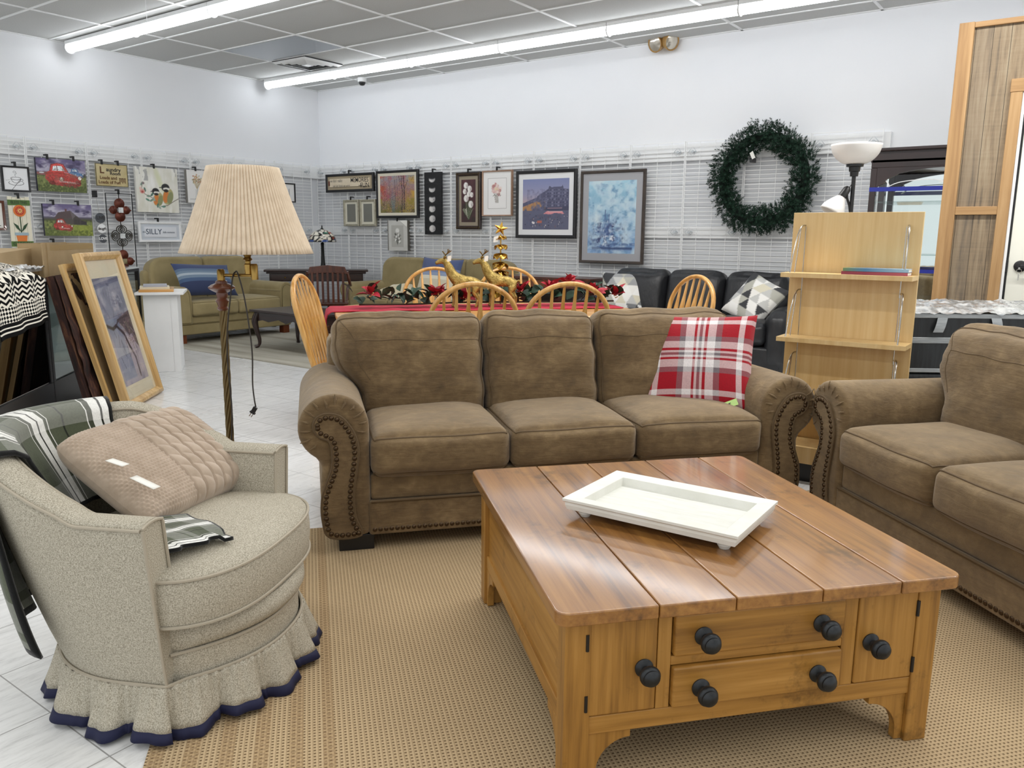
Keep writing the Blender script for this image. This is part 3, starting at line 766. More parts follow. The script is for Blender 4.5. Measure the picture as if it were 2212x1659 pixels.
def throw(u, v):
    s = lerp(.30, .63, u)
    # v 0..1: outside hem -> rim -> inside
    h = TOPZ(s); zb = .20 + .10 * u + .02 * math.sin(u * 9)
    wob = .012 * math.sin(u * 17) + .008 * math.sin(u * 31 + 1)
    if v < .5:
        z = lerp(zb, h, v / .5); k = sstep(0, .5, v)
        return tuple(shell(s, 1, z, .016 + (1 - k) * (.03 + wob * 1.5)))
    if v < .56:
        a = (v - .5) / .06; p, q = shell(s, 1, h, .010), shell(s, -1, h, -.010); c = p.lerp(q, a); c.z = h + .007 + .010 * math.sin(PI * a); return tuple(c)
    z = lerp(h, .47, (v - .56) / .44); k = (v - .56) / .44
    return tuple(shell(s, -1, z, -.014 - k * .05 - wob * k * .6))
mb = MB(); mb.grid(throw, 60, 54, uv=True)
# the end lying on the seat
FL = [(-.298, .0), (-.15, -.085), (-.04, .10), (-.22, .36)]
def flap(u, v):
    a = Vector(FL[3]).lerp(Vector(FL[2]), u); b = Vector(FL[0]).lerp(Vector(FL[1]), u); p = a.lerp(b, v)
    e = .012 * math.sin(u * 14) * v
    return (p.x + e * .3, p.y - e, .462 + .010 + .004 * math.sin(v * 9 + u * 3) - (.012 if u > .9 and v > .8 else 0))
mb.grid(lambda a, b: flap(b, a), 24, 24, uv=True)
th_ = mb.build('throw_blanket', m_throw, loc=AC, rot=(0, 0, D2R(ACR)), angle=180)
md = th_.modifiers.new('cloth', 'SOLIDIFY'); md.thickness = .009; md.offset = 1
tag(th_, 'green, white and black plaid throw draped over the armchair back', 'blanket')

# ------------------------------------------------------------------ throw pillows
def pillow_mesh(w_, h_, T, nu=40, nv=40, pinch=.07, mb=None, disp=None, plump=False):
    """closed cushion, front face towards -y"""
    mb = mb or MB()
    def pt(u, v, sd):
        a, b = 2 * u - 1, 2 * v - 1
        th = T / 2 * ((1 - a ** 4) * (1 - b ** 4)) ** .42 * (.78 + .22 * (1 - a * a) * (1 - b * b))
        x = w_ / 2 * a * (1 - pinch * (1 - b * b)); z = h_ / 2 * b * (1 - pinch * (1 - a * a))
        if plump:
            th = T / 2 * ((1 - a ** 6) * (1 - b ** 6)) ** .46 * (.80 + .20 * (1 - a * a) * (1 - b * b)); x = w_ / 2 * a * (1 - .05 * b ** 6); z = h_ / 2 * b * (1 - .07 * a ** 6)
        y = sd * th
        if disp and sd < 0: y -= disp(u, v) * min(1, th / (T * .15))
        return (x, y, z)
    mb.grid(lambda u, v: pt(u, v, -1), nu, nv, uv=True); mb.grid(lambda u, v: pt(u, v, 1), nu, nv, uv=True)
    return mb
def place(o, c, rx, rz, ry):
    R = Matrix.Rotation(D2R(rz), 4, 'Z') @ Matrix.Rotation(D2R(rx), 4, 'X') @ Matrix.Rotation(D2R(ry), 4, 'Y')
    o.matrix_world = Matrix.Translation(c) @ R; return o
# cable knit lumbar pillow
def knit(u, v):
    a = u * .56; b = v * .36
    if u < .36:
        r = b / .0105; col = a / .012
        return .0055 * abs(math.sin(PI * r)) ** .6 * (.6 + .4 * math.sin(2 * PI * col + PI * (int(r) % 2)))
    if u > .885:
        return .0038 * abs(math.sin(PI * b / .0135)) ** .7
    k = (u - .36) / .525 * 6.0; f = k - int(k); x = (f - .5)
    # one cable: a fat rope of slanted strands between purl gutters
    if abs(x) > .41: return .0016 * abs(math.sin(PI * b / .008)) - .009
    env = (1 - (x / .43) ** 2) ** .5; q = abs(math.sin(PI * (b / .046 + .62 * x + .21 * int(k))))
    return env * (.0045 + .0085 * q ** .55)
t = thing('knit_pillow', 'oatmeal cable-knit lumbar pillow propped on the armchair seat', 'pillow')
mb = pillow_mesh(.575, .365, .15, 320, 210, .035, disp=knit, plump=True)
kc = mb.build('cover', m_knit, t, angle=180)
for k, (xx, zz, ll) in enumerate(((-.262, -.06, .075), (-.272, .02, .05))):
    mm = MB(); mm.grid(lambda u, v: (xx + .030 * (u - .5), -.074 - .02 * v, zz - ll * v), 3, 6); q = mm.build('care_label', m_paper, t, angle=180); q.modifiers.new('c', 'SOLIDIFY').thickness = .001
place(t, (-2.265, 1.303, .565), -55, 117.4, 4.5)

R_, Pk, Gy = '#a01826', '#e6e1e1', '#756c71'
rr = [(0, R_), (.10, Pk), (.155, R_), (.33, Gy), (.385, Pk), (.465, R_), (.49, Pk), (.515, Gy), (.54, Pk), (.565, R_), (.59, Pk), (.665, Gy), (.72, R_), (.87, Pk), (.92, R_)]
m_redplaid = plaid('red_tartan', rr, rr, 1.0, 1.0, .5, .9)
t = thing('plaid_pillow', 'red, white and grey tartan cushion against the right arm of the brown sofa', 'pillow')
pillow_mesh(.53, .49, .17, 44, 44, .06).build('cover', m_redplaid, t, angle=180)
MB().box(.225, .232, -.02, .02, -.15, -.09).build('care_label', m_paper, t, smooth=False)
q = MB().add([(.12, -.055, -.225), (.195, -.065, -.195), (.207, -.066, -.225), (.135, -.058, -.25)], [(0, 1, 2, 3)]).build('price_tag', M('green_tag', '#c3e58f', .6), t, smooth=False); q.modifiers.new('c', 'SOLIDIFY').thickness = .002
text('tag_writing', '4', .02, m_black, q, (.166, -.066, -.223), rot=(PI / 2 - .1, .3, 0), ext=.0004)
place(t, (-1.515, 3.64, .668), -27, 14, -2.6)

# ------------------------------------------------------------------ brass swing-arm floor lamp
LP = (-2.561, 1.740, 0.0)
t = thing('floor_lamp', 'brass swing-arm floor lamp with pleated cream shade behind the armchair', 'floor lamp', LP, 0)
MB().lathe([(0, .0), (.135, 0), (.138, .012), (.12, .022), (.06, .032), (.03, .05), (.022, .07), (0, .07)], 32).build('base', m_brass, t)
def rope(u, v):
    z = lerp(.06, .995, v); a = 2 * PI * u; r = .0125 * (1 + .15 * math.cos(7 * (a - z * 17))); return (r * math.cos(a), r * math.sin(a), z)
MB().grid(rope, 70, 150, wu=True).build('twisted_pole', M('dark_rope_brass', '#6a5a3c', .35, metal=.85), t, angle=180)
MB().lathe([(0, .985), (.014, .985), (.021, .993), (.016, 1.0), (.019, 1.012), (.024, 1.02), (.017, 1.03), (.021, 1.044), (.019, 1.05), (.035, 1.058), (.046, 1.066), (.047, 1.071), (.036, 1.079), (.022, 1.084), (.020, 1.092), (.012, 1.096), (0, 1.096)], 28).build('turned_finial', m_lamp_wood, t)
# directions: arm swings towards +r in view (image right)
ex, ey = .81, .585
P_ = lambda a, z, b=0: (ex * a - ey * b, ey * a + ex * b, z)
mb = MB(); mb.lathe([(0, 1.094), (.014, 1.094), (.014, 1.13), (.010, 1.135), (0, 1.135)], 16)
mb.tube([P_(0, 1.113), P_(.118, 1.113)], .006, 10); mb.lathe([(0, 1.098), (.013, 1.098), (.013, 1.148), (.010, 1.155), (0, 1.155)], 16, P_(.122, 0))
mb.tube([P_(.122, 1.142), P_(.100, 1.142, .01)], .007, 8); mb.build('swing_arm', m_brass, t)
SH = P_(.098, 0, .005)
MB().lathe([(0, 1.118), (.013, 1.118), (.014, 1.152), (.010, 1.156), (.010, 1.164), (.017, 1.170), (.011, 1.178), (.014, 1.186), (.019, 1.193), (.013, 1.199), (.016, 1.21), (.016, 1.25), (.007, 1.26), (.007, 1.3), (0, 1.3)], 18, SH).build('socket', m_brass, t)
mb = MB(); mb.tube([(SH[0] + ex * .02, SH[1] + ey * .02, 1.195), (SH[0] + ex * .022, SH[1] + ey * .022, 1.21)], .012, 8); mb.tube([(SH[0] - ex * .02, SH[1] - ey * .02, 1.195), (SH[0] - ex * .022, SH[1] - ey * .022, 1.21)], .012, 8); mb.build('switch_key', m_brass, t)
m_shade = M('pleated_linen', '#ddccb5', .85, c2='#d2c0a8', ns=30)
NP = 84
def shade(u, v):
    k = (u * NP * 4) ; a = 2 * PI * u; pl = (abs((u * NP) % 1 - .5) * 4 - 1)
    r = lerp(.224, .118, v); r += pl * lerp(.0062, .0036, v) - .004 * math.sin(PI * v)
    return (r * math.cos(a), r * math.sin(a), lerp(1.192, 1.492, v))
mb = MB(); mb.grid(shade, NP * 4, 14, wu=True)
s_ = mb.build('lamp_shade', m_shade, t, angle=180, loc=(SH[0], SH[1], 0)); s_.modifiers.new('cloth', 'SOLIDIFY').thickness = -.0025
mb = MB(); mb.tube([(SH[0] + .113 * math.cos(a), SH[1] + .113 * math.sin(a), 1.485) for a in np.linspace(0, 2 * PI, 32)[:-1]], .003, 6, closed=True)
for k in range(3): mb.tube([(SH[0], SH[1], 1.47), (SH[0] + .113 * math.cos(k * 2.1), SH[1] + .113 * math.sin(k * 2.1), 1.484)], .002, 5)
mb.build('shade_ring', m_brass, t)
cp = catmull([P_(.01, .50, -.014), P_(.018, .62, -.016), P_(.012, .8, -.014), P_(.020, .92, -.02), P_(.036, 1.03, -.02), P_(.046, 1.105, -.012), P_(.052, 1.124, 0), P_(.066, 1.118, -.012), P_(.088, 1.02, -.016), P_(.105, .85, -.02), P_(.10, .72, -.016), P_(.104, .66, -.018), P_(.108, .63, -.018)], 8)
cr = MB().tube(cp, .0027, 7).build('cord', m_cord, t)
e = cp[-1]
pl = MB(); pl.M = Matrix.Translation(e) @ Euler((0, .55, D2R(36))).to_matrix().to_4x4()
pl.box(-.008, .008, -.005, .005, -.026, 0); pl.box(-.011, .011, -.006, .006, -.028, -.021)
q = pl.build('plug', m_black, cr, bevel=.002)
pp = MB(); pp.M = pl.M
for sx in (-.004, .004): pp.box(sx - .001, sx + .001, -.003, .003, -.042, -.027)
pp.build('prong', m_brass, q) if False else pp.build('plug_blades', m_brass, q)
mb = MB(); mb.tube(catmull([P_(-.013, .47, -.008), P_(-.03, .42, -.012), P_(-.036, .37, -.012), P_(-.03, .2, -.02), P_(-.05, .06, -.03)], 6), .0027, 7); mb.build('cord', m_cord, t)
# ------------------------------------------------------------------ left side: glass cases and the things on and against them
ECX, ECD = 136, 2.15            # the case row runs along 136 degrees, its front 2.15 m out
def ec(e, d, z=0): return fr(ECX, e, d, z)
def glass_case(label, e0, e1, dark):
    L = e1 - e0; t = thing('display_case', label, 'display case', ec(e0, ECD, 0), ECX, 'black-framed glass display cases')
    MB().box(0, L, 0, .5, 0, .245).build('base', m_black, t, bevel=.004)
    MB().box(.02, L - .02, .02, .48, .246, .255).build('deck', M('case_deck', '#d9dcdb', .4), t, smooth=False)
    for x in (0, L - .035):
        for y in (0, .465): MB().box(x, x + .035, y, y + .035, .245, .93).build('post', m_black, t, bevel=.002)
    mb = MB()
    for y in (0, .47): mb.box(.035, L - .035, y, y + .03, .905, .93)
    mb.build('top_rail', m_black, t, bevel=.002)
    MB().box(-.0, L, 0, .5, .931, .945).build('glass_top', M('top_glass', '#d5dbda', .08, coat=.5) if 'top_glass' not in bpy.data.materials else bpy.data.materials['top_glass'], t, smooth=False)
    MB().box(.036, L - .036, .006, .011, .256, .904).build('front_glass', m_dpane if dark else m_pane, t, smooth=False)
    MB().box(.036, L - .036, .478, .49, .256, .904).build('back_panel', m_black if dark else M('case_back_reflection', '#bcc0c2', .3), t, smooth=False)  # pale back of the clear case: floor reflection put into its colour
    MB().box(.04, L - .04, .10, .46, .585, .592).build('glass_shelf', m_pane, t, smooth=False)
    return t
ca = glass_case('black-framed glass case at the left picture edge under the patterned scarf', 4.1, 5.865, True)
mb = MB().box(1.36, 1.74, -.004, 0, .915, .95).build('blue_tape', M('blue_tape', '#1c2c9a', .5), ca, smooth=False)
glass_case('black-framed glass case behind the leaning gold-framed picture', 5.875, 8.16, False)

# cardboard, plastic and scarf on the cases
t = thing('cardboard_box', 'flattened tan cardboard box lying on the glass case', 'box', ec(5.38, ECD + .06, .9465), ECX)
mb = MB(); mb.prism([(0, .05), (.16, .17), (.80, .20), (.86, .06), (.83, .05), (.2, .05)], .12, .42); mb.build('body', m_cardboard, t, smooth=False)
MB().box(0, .84, .08, .44, .0, .05).build('lower_flap', m_cardboard, t, smooth=False)
t = thing('cardboard_carton', 'tall open cardboard carton standing on the glass case behind the gold frame', 'box', ec(6.18, ECD + .06, .946), ECX)
for n_, b in (('front_panel', (0, .92, 0, .006, 0, .225)), ('back_panel', (0, .92, .2, .206, 0, .235)), ('side_panel', (0, .006, .006, .2, 0, .23)), ('side_panel', (.914, .92, .006, .2, 0, .23))):
    MB().box(*b).build(n_, m_cardboard, t, smooth=False)
MB().box(.0, .92, -.001, 0, .185, .225).build('packing_tape', M('brown_tape', '#a08555', .35), t, smooth=False)
mb = MB(); mb.box(-.14, .0, -.004, .002, .0, .24); mb.box(-.075, -.068, -.012, -.004, 0, .24); mb.build('open_flap', m_cardboard, t, smooth=False)
def crumple(u, v, a, b, h, k): return (a * (u - .5), b * (v - .5), h * (.5 + .5 * math.sin(PI * u) * math.sin(PI * v)) + .018 * mnoise.noise(Vector((u * 9, v * 7, k))) + .012 * mnoise.noise(Vector((u * 25, v * 19, k))))
m_plastic = M('clear_plastic_wrap', '#e3e5e6', .18, c2='#b5b9bb', ns=16, lo=.42, hi=.6, coat=.6, bs=24, bstr=.5)
mb = MB(); mb.grid(lambda u, v: crumple(u, v, .62, .34, .05, 2), 34, 24); mb.box(-.29, .29, -.15, .15, 0, .03)
tag(mb.build('plastic_bundle', m_plastic, loc=ec(5.75, ECD + .02 + .2, .997), rot=(0, 0, D2R(ECX)), angle=180), 'crinkled clear plastic bundle on the flattened cardboard box', 'plastic bundle')
def scarf_mat():
    t_ = NT('black_white_scarf'); x, y, z = t_.sep(t_.tc.outputs['UV'])
    tri = t_.math('PINGPONG', t_.math('MULTIPLY', x, 9.0), .5)
    zig = t_.math('GREATER_THAN', t_.math('FRACT', t_.math('MULTIPLY_ADD', y, 15.0, t_.math('MULTIPLY', tri, 1.3))), .5)
    dia = t_.math('GREATER_THAN', t_.math('FRACT', t_.math('ADD', t_.math('PINGPONG', t_.math('MULTIPLY', x, 26), .5), t_.math('PINGPONG', t_.math('MULTIPLY', y, 22), .5))), .5)
    n = t_.noise(t_.coord((1, 1, 1)), 26, 2, .4, 1.5); curl = t_.math('GREATER_THAN', t_.math('FRACT', t_.math('MULTIPLY', n, 7)), .5)
    band = t_.ramp(y, [(0, 0.0), (.05, 1.0), (.07, 0.0), (.10, 1.0), (.115, 0.0), (.16, 1.0)], 'CONSTANT')
    pat = t_.ramp(y, [(0, 0.0), (.16, 1.0), (.34, 0.0)], 'CONSTANT')
    pat2 = t_.ramp(y, [(0, 0.0), (.64, 1.0)], 'CONSTANT')
    v = t_.mix(pat, zig, dia); v = t_.mix(pat2, v, curl)
    edge = t_.ramp(y, [(0, 1.0), (.16, 0.0)], 'CONSTANT'); v = t_.mix(edge, v, band)
    t_.set(color=t_.mix(v, '#121212', '#eae6da'), rough=.9, spec=.1); return t_.m
def scarf(u, v):
    # v 0 = hanging hem, 1 = bunched heap on the case
    x = lerp(.95, 1.70, u) + .02 * math.sin(v * 6 + u * 3)
    fold = .016 * math.sin(u * 15 + v * 2)
    if v < .60:
        k = v / .6; return (x - .02 * (1 - k) * u, -.018 - .02 * (1 - k) + fold * .7, lerp(.63 + .05 * u, .955, k))
    k = (v - .6) / .4
    hump = .17 * math.sin(PI * min(1, k * .85)) * (1.15 - .75 * u)
    return (x - .12 * k, -.018 + .40 * k, .962 + hump + fold)
mb = MB(); mb.grid(scarf, 54, 60, uv=True)
sc = mb.build('patterned_scarf', scarf_mat(), loc=ec(4.1, ECD), rot=(0, 0, D2R(ECX)), angle=180); md = sc.modifiers.new('cloth', 'SOLIDIFY'); md.thickness = .006; md.offset = 1
tag(sc, 'black and cream zigzag scarf bunched over the front of the glass case', 'scarf')

# leaning slab, frame stack
def lean(name, label, cat, phi, p, a, loc2=0):
    """Empty at the bottom centre; local x along the bottom edge, y backwards, tilted back by a"""
    o = thing(name, label, cat); o.matrix_world = Matrix.Translation(p) @ Matrix.Rotation(D2R(phi), 4, 'Z') @ Matrix.Rotation(-D2R(a), 4, 'X'); return o
def bl(k): return Vector((-5.512, 2.889, 0)).lerp(Vector((-6.007, 3.443, 0)), k)
nb = Vector((-.746, -.666, 0))  # back direction of the leaning picture
m_frame_gold = wood('pale_gold_frame', '#a07d48', '#c3a069', '#d8bb88', axis=2, rough=.35, coat=.2)
import numpy as _n
# ------------------------------------------------------------------ little painting toolkit: pictures are painted as per-vertex colours on a fine flat mesh
class Pic:
    def __init__(s, w_, h_, bg='#ffffff'):
        s.w, s.h = w_, h_; s.a = np.zeros((h_, w_, 3)); s.a[:] = hx(bg)
        s.Y, s.X = np.mgrid[0:h_, 0:w_]; s.U = (s.X + .5) / w_; s.V = 1 - (s.Y + .5) / h_   # V up
    def n(s, sx, sy, seed=0, oct=3):
        r = np.random.default_rng(seed); out = np.zeros((s.h, s.w)); amp = 1; tot = 0
        for o in range(oct):
            gx_, gy_ = max(2, int(sx * 2 ** o) + 2), max(2, int(sy * 2 ** o) + 2); g = r.random((gy_, gx_))
            fx = s.U * (gx_ - 1.001); fy = (1 - s.V) * (gy_ - 1.001); ix = fx.astype(int); iy = fy.astype(int); tx = fx - ix; ty = fy - iy
            tx = tx * tx * (3 - 2 * tx); ty = ty * ty * (3 - 2 * ty)
            out += amp * ((g[iy, ix] * (1 - tx) + g[iy, ix + 1] * tx) * (1 - ty) + (g[iy + 1, ix] * (1 - tx) + g[iy + 1, ix + 1] * tx) * ty); tot += amp; amp *= .55
        return out / tot
    def put(s, m, c):
        m = np.clip(np.asarray(m, float), 0, 1)[..., None]; c = np.array(hx(c) if isinstance(c, str) else c); s.a = s.a * (1 - m) + c * m; return s
    def ell(s, cx, cy, rx, ry, c, rot=0, k=1.0, soft=.12):
        dx, dy = s.U - cx, (s.V - cy); asp = s.h / s.w; dy = dy * asp; ry_ = ry * asp; cr, sr = math.cos(rot), math.sin(rot)
        x, y = dx * cr + dy * sr, -dx * sr + dy * cr; d = np.sqrt((x / rx) ** 2 + (y / ry_) ** 2); return s.put(k * np.clip((1 - d) / soft + .5, 0, 1), c)
    def poly(s, pts, c, k=1.0):
        m = np.zeros((s.h, s.w), bool); n = len(pts)
        for i in range(n):
            (x0, y0), (x1, y1) = pts[i], pts[(i + 1) % n]
            if y0 == y1: continue
            cond = ((s.V >= min(y0, y1)) & (s.V < max(y0, y1)) & (s.U < (x1 - x0) * (s.V - y0) / (y1 - y0) + x0)); m ^= cond
        return s.put(m * k, c)
    def line(s, pts, w_, c, k=1.0):
        asp = s.h / s.w
        for (x0, y0), (x1, y1) in zip(pts, pts[1:]):
            px, py = s.U - x0, (s.V - y0) * asp; vx, vy = x1 - x0, (y1 - y0) * asp; L = vx * vx + vy * vy + 1e-9
            t = np.clip((px * vx + py * vy) / L, 0, 1); d = np.hypot(px - t * vx, py - t * vy); s.put(k * np.clip((w_ - d) / (w_ * .5) + .3, 0, 1), c)
        return s
    def grad(s, stops, mask=None, axis='v'):
        q = s.V if axis == 'v' else s.U; c = np.zeros_like(s.a)
        xs = [p for p, _ in stops]; cs = np.array([hx(x) for _, x in stops])
        for k in range(3): c[..., k] = np.interp(q, xs, cs[:, k])
        m = np.ones((s.h, s.w)) if mask is None else np.clip(mask, 0, 1); s.a = s.a * (1 - m[..., None]) + c * m[..., None]; return s
    def speck(s, mask, cols, seed, dens=.5):
        r = np.random.default_rng(seed)
        for k, c in enumerate(cols): s.put(mask * (r.random((s.h, s.w)) < dens / len(cols)) * .8, c)
        return s
    def mesh(s, name, W_, H_, parent, y=0.0, mat=None, z0=0.0, x0=0.0):
        mb = MB(); mb.grid(lambda u, v: (x0 + W_ * (u - .5), y, z0 + H_ * (v - .5)), s.w, s.h)
        a = np.transpose(s.a[::-1], (1, 0, 2)).reshape(-1, 3); a = np.where(a <= .04045, a / 12.92, ((a + .055) / 1.055) ** 2.4)
        return mb.build(name, mat or m_print, parent, smooth=False, cols=np.concatenate([a, np.ones((len(a), 1))], 1))

# ---- the big gold framed picture leaning on the case, and what leans behind it
def art_branches():
    p = Pic(70, 120, '#8d90a2'); p.grad([(0, '#a5a3b2'), (.4, '#b6a6ac'), (.55, '#77798c'), (1, '#6d7088')])
    n = p.n(5, 9, 3, 4); p.put((n - .45) * 2.2, '#c8bcc0'); p.put((.42 - p.n(7, 5, 8, 4)) * 3, '#565a72')
    p.put((p.U > .05) * (p.U < .55) * (p.V < .62) * (p.V > .05) * (p.U < .62 - .1 * p.V) * .45, '#7d90a8')
    p.poly([(.42, .60), (.98, .66), (1, .30), (.92, .34), (.86, .44), (.72, .44), (.6, .52)], '#4b4044', .85); p.speck((p.U > .5) * (p.V > .36) * (p.V < .66) * (p.n(9, 9, 5) > .5), ['#2f2a2e', '#8b7378', '#a3858b'], 4, .5)
    p.line([(.0, .57), (.2, .53), (.35, .55), (.55, .46), (.62, .34), (.72, .22), (.70, .05)], .03, '#332b33'); p.line([(.35, .55), (.5, .60), (.9, .62)], .015, '#332b33')
    for k in range(26):
        r = np.random.default_rng(k); x = r.uniform(.1, .9); y = r.uniform(.05, .95); p.line([(x, y), (x + r.uniform(-.1, .1), y - r.uniform(.05, .16))], .006, ['#2f2d3a', '#c9c4cc', '#544a58'][k % 3], .8)
    p.put((p.V < .30) * (p.U > .55) * (p.n(4, 4, 21) * .9), '#c9b9b9'); return p
t = lean('leaning_picture', 'tall gold-framed blue and grey abstract picture leaning on the glass case', 'framed picture', 131.7, bl(.5), 13)
mb = MB(); rframe(mb, .74, 1.14, [(0, .0), (0, -.045), (.012, -.056), (.03, -.058), (.038, -.048), (.052, -.036), (.056, -.03), (.056, 0)], c=(0, 0, .57)); mb.build('frame', m_frame_gold, t, angle=50)
MB().box(-.33, .33, -.02, -.012, .05, 1.09).build('mat_board', M('cream_mat', '#e6ddc4', .7, c2='#dcd2b6', ns=3), t, smooth=False)
art_branches().mesh('artwork', .47, .80, t, -.0215, m_print, .555)
MB().box(-.32, .32, -.027, -.0255, .055, 1.085).build('glazing', glass_thin('picture_glass', '#ffffff', .03), t, smooth=False)
t = lean('picture_frame', 'second gold frame leaning behind the tall abstract picture', 'picture frame', 131.7, bl(.5) + nb * .075 + Vector((.03, -.033, 0)), 14)
mb = MB(); rframe(mb, .74, 1.07, [(0, 0), (0, -.03), (.02, -.036), (.05, -.02), (.05, 0)], c=(0, 0, .535)); mb.build('frame', m_frame_gold, t, angle=50)
MB().box(-.33, .33, -.01, -.004, .04, 1.03).build('backing', m_cardboard, t, smooth=False)
def bark():
    t_ = NT('weathered_bark'); a = t_.noise(t_.coord((5, 5, .8)), 4, 6, .7, .6)
    t_.set(color=t_.ramp(a, [(.36, '#150b09'), (.52, '#341a14'), (.63, '#5d3a24'), (.72, '#8a6a50')]), rough=.75); t_.bump(a, .5, .01); return t_.m
t = lean('bark_slab', 'dark rough bark-edged wooden slab leaning behind the gold frames', 'wooden slab', 131.7, bl(.30) + nb * .17 + Vector((.02, -.02, 0)), 11.5)
mb = MB(); mb.grid(lambda u, v: (lerp(-.30, .22, u) + .012 * mnoise.noise(Vector((v * 6, u * 3, 1))), -.035 + .02 * mnoise.noise(Vector((u * 7, v * 9, 3))) - .03 * math.sin(PI * u), lerp(0, .985, v)), 16, 40); mb.box(-.30, .22, -.02, .03, 0, .985)
mb.build('slab', bark(), t, angle=60)
MB().box(-.10, .16, -.088, -.06, .0, .17).build('end_block', M('pinkish_block', '#6e5450', .7, c2='#5a413c', ns=5), t, bevel=.006)

# ---- white pedestal with flat boxes
t = thing('pedestal', 'white box pedestal with overhanging top beside the glass case', 'pedestal', (-6.90, 3.91, 0), 54)
MB().box(-.03, .255, 0, .40, 0, .71).build('body', m_white, t, bevel=.004)
MB().box(.20, .257, -.003, .0, .0, .70).build('corner_strip', m_white, t, smooth=False)
MB().box(-.09, .315, -.06, .46, .711, .735).build('top', m_white, t, bevel=.003)
PX = Vector((-6.90, 3.91, 0))
def pedp(x, y, z): q = fr(54, x, y); return (PX.x + q[0], PX.y + q[1], z)
tag(MB().box(-.16, .13, -.20, .20, 0, .022).build('wooden_board', m_oak_h, loc=pedp(.09, .17, .736), rot=(0, 0, D2R(58)), bevel=.002), 'flat tan wooden board on top of the white pedestal', 'board')
t = thing('flat_box', 'flat cream box with grey lid lying on the board on the pedestal', 'box', pedp(.06, .20, .759), 60)
MB().box(-.13, .12, -.15, .15, 0, .016).build('body', M('cream_card', '#e0d8c0', .7), t, smooth=False); MB().box(-.10, .10, -.13, .15, .0165, .032).build('lid', M('grey_card', '#a8aab4', .6), t, smooth=False)

# ------------------------------------------------------------------ olive sofas
def olive_sofa(name, label, Wd, n, depth, loc, rz, nb_):
    t = thing(name, label, 'sofa', loc, rz, 'matching olive sofas'); a = .20; W_ = Wd - 2 * a
    mb = MB(); mb.box(-Wd / 2 + .03, Wd / 2 - .03, .015, depth - .05, .10, .22); mb.box(-Wd / 2 + .035, Wd / 2 - .035, .03, depth - .05, .22, .31); b = mb.build('base', m_olive, t, bevel=.015)
    mb = MB(); mb.tube([(-Wd / 2 + .03, .012, .222), (Wd / 2 - .03, .012, .222)], .004, 6); mb.build('piping', m_olive_pipe, b)
    for s in (-1, 1):
        X = s * W_ / 2
        prof = [(0, .22), (0, .55)] + [(p, q) for p, q in arc(-.105, .55, .105, 0, 225, 16)] + [(-.175, .40), (-.17, .22)]
        prof = [((X + p) if s < 0 else (X - p), q) for p, q in prof]
        ar = MB().prism(prof, .0, depth - .12).build('arm', m_olive, t, bevel=.02, seg=3)
        fp = [(-.02, .24), (-.03, .52)] + arc(-.105, .55, .072, 0, 225, 12) + [(-.15, .42), (-.15, .24)]
        MB().prism([((X + p) if s < 0 else (X - p), q) for p, q in fp], -.010, .005).build('front_panel', m_olive, ar, bevel=.005)
        mb = MB(); mb.tube([((X + p) if s < 0 else (X - p), -.008, q) for p, q in fp], .004, 6, closed=True); mb.build('piping', m_olive_pipe, ar)
    w_ = W_ / n
    for i in range(n):
        c = -W_ / 2 + w_ * (i + .5)
        q = MB().rbox((c, .31, .392), (w_ - .005, .66, .165), .035, (8, 8, 4), (0, .012, .022)).build('seat_cushion', m_olive, t)
        mb = MB()
        for zz in (.465, .318): mb.tube([(c - w_ / 2 + .02, -.008, zz), (c + w_ / 2 - .02, -.008, zz)], .0042, 6)
        mb.build('piping', m_olive_pipe, q)
    wbk = (Wd - .22) / nb_
    for i in range(nb_):
        x0 = -(Wd - .22) / 2 + wbk * i; x1 = x0 + wbk; rl = .20 if i == 0 else .07; rr_ = .20 if i == nb_ - 1 else .07
        poly = [(x0, .30), (x1, .30)] + arc(x1 - rr_, .955 - rr_ * .75, rr_, 0, 90, 8, ry=rr_ * .75) + arc(x0 + rl, .955 - rl * .75, rl, 90, 180, 8, ry=rl * .75)
        MB().prism(poly, 0, .2).build('back_cushion', m_olive, t, bevel=.055, seg=4, loc=(0, .56, .03), rot=(D2R(-7), 0, 0))
    MB().box(-Wd / 2 + .06, Wd / 2 - .06, depth - .14, depth, .12, .82).build('back_frame', m_olive, t, bevel=.05, seg=3)
    for sx in (-1, 1):
        for y in (.04, depth - .14): MB().box(sx * (Wd / 2 - .09) - .045, sx * (Wd / 2 - .09) + .045, y, y + .09, 0, .105).build('foot', M('cherry_foot', '#6b3416', .35) if 'cherry_foot' not in bpy.data.materials else bpy.data.materials['cherry_foot'], t, bevel=.004)
    return t
olive_sofa('loveseat', 'olive loveseat with one blue striped cushion, against the left wall', 1.64, 2, .86, (-8.36, 5.90, .005), 90, 2)
olive_sofa('sofa', 'olive three-seat sofa under the framed pictures on the back wall', 2.40, 3, .86, (-6.80, 7.20, 0), 0, 3)
def stripes(name, stops, k=1.0):
    t_ = NT(name); x, y, z = t_.sep(t_.tc.outputs['UV']); t_.set(color=t_.ramp(y, stops, 'CONSTANT'), rough=.9, sheen=.2); t_.bump(t_.noise(t_.coord(), 300, 2), .2, .002); return t_.m
m_blue = stripes('navy_stripe_cloth', [(0, '#2a3557'), (.36, '#43597a'), (.47, '#6f8296'), (.56, '#a4b0bb'), (.63, '#6f8296'), (.70, '#5b6f88'), (.78, '#38456a')])
q = thing('striped_pillow', 'navy and blue-grey striped cushion lying on the olive loveseat', 'pillow'); pillow_mesh(.74, .43, .17, 36, 30, .08).build('cover', m_blue, q, angle=180); place(q, (-8.56, 5.60, .715), -32, 90, 3)
q = thing('striped_pillow', 'blue and white banded cushion on the olive sofa behind the gold reindeer', 'pillow')
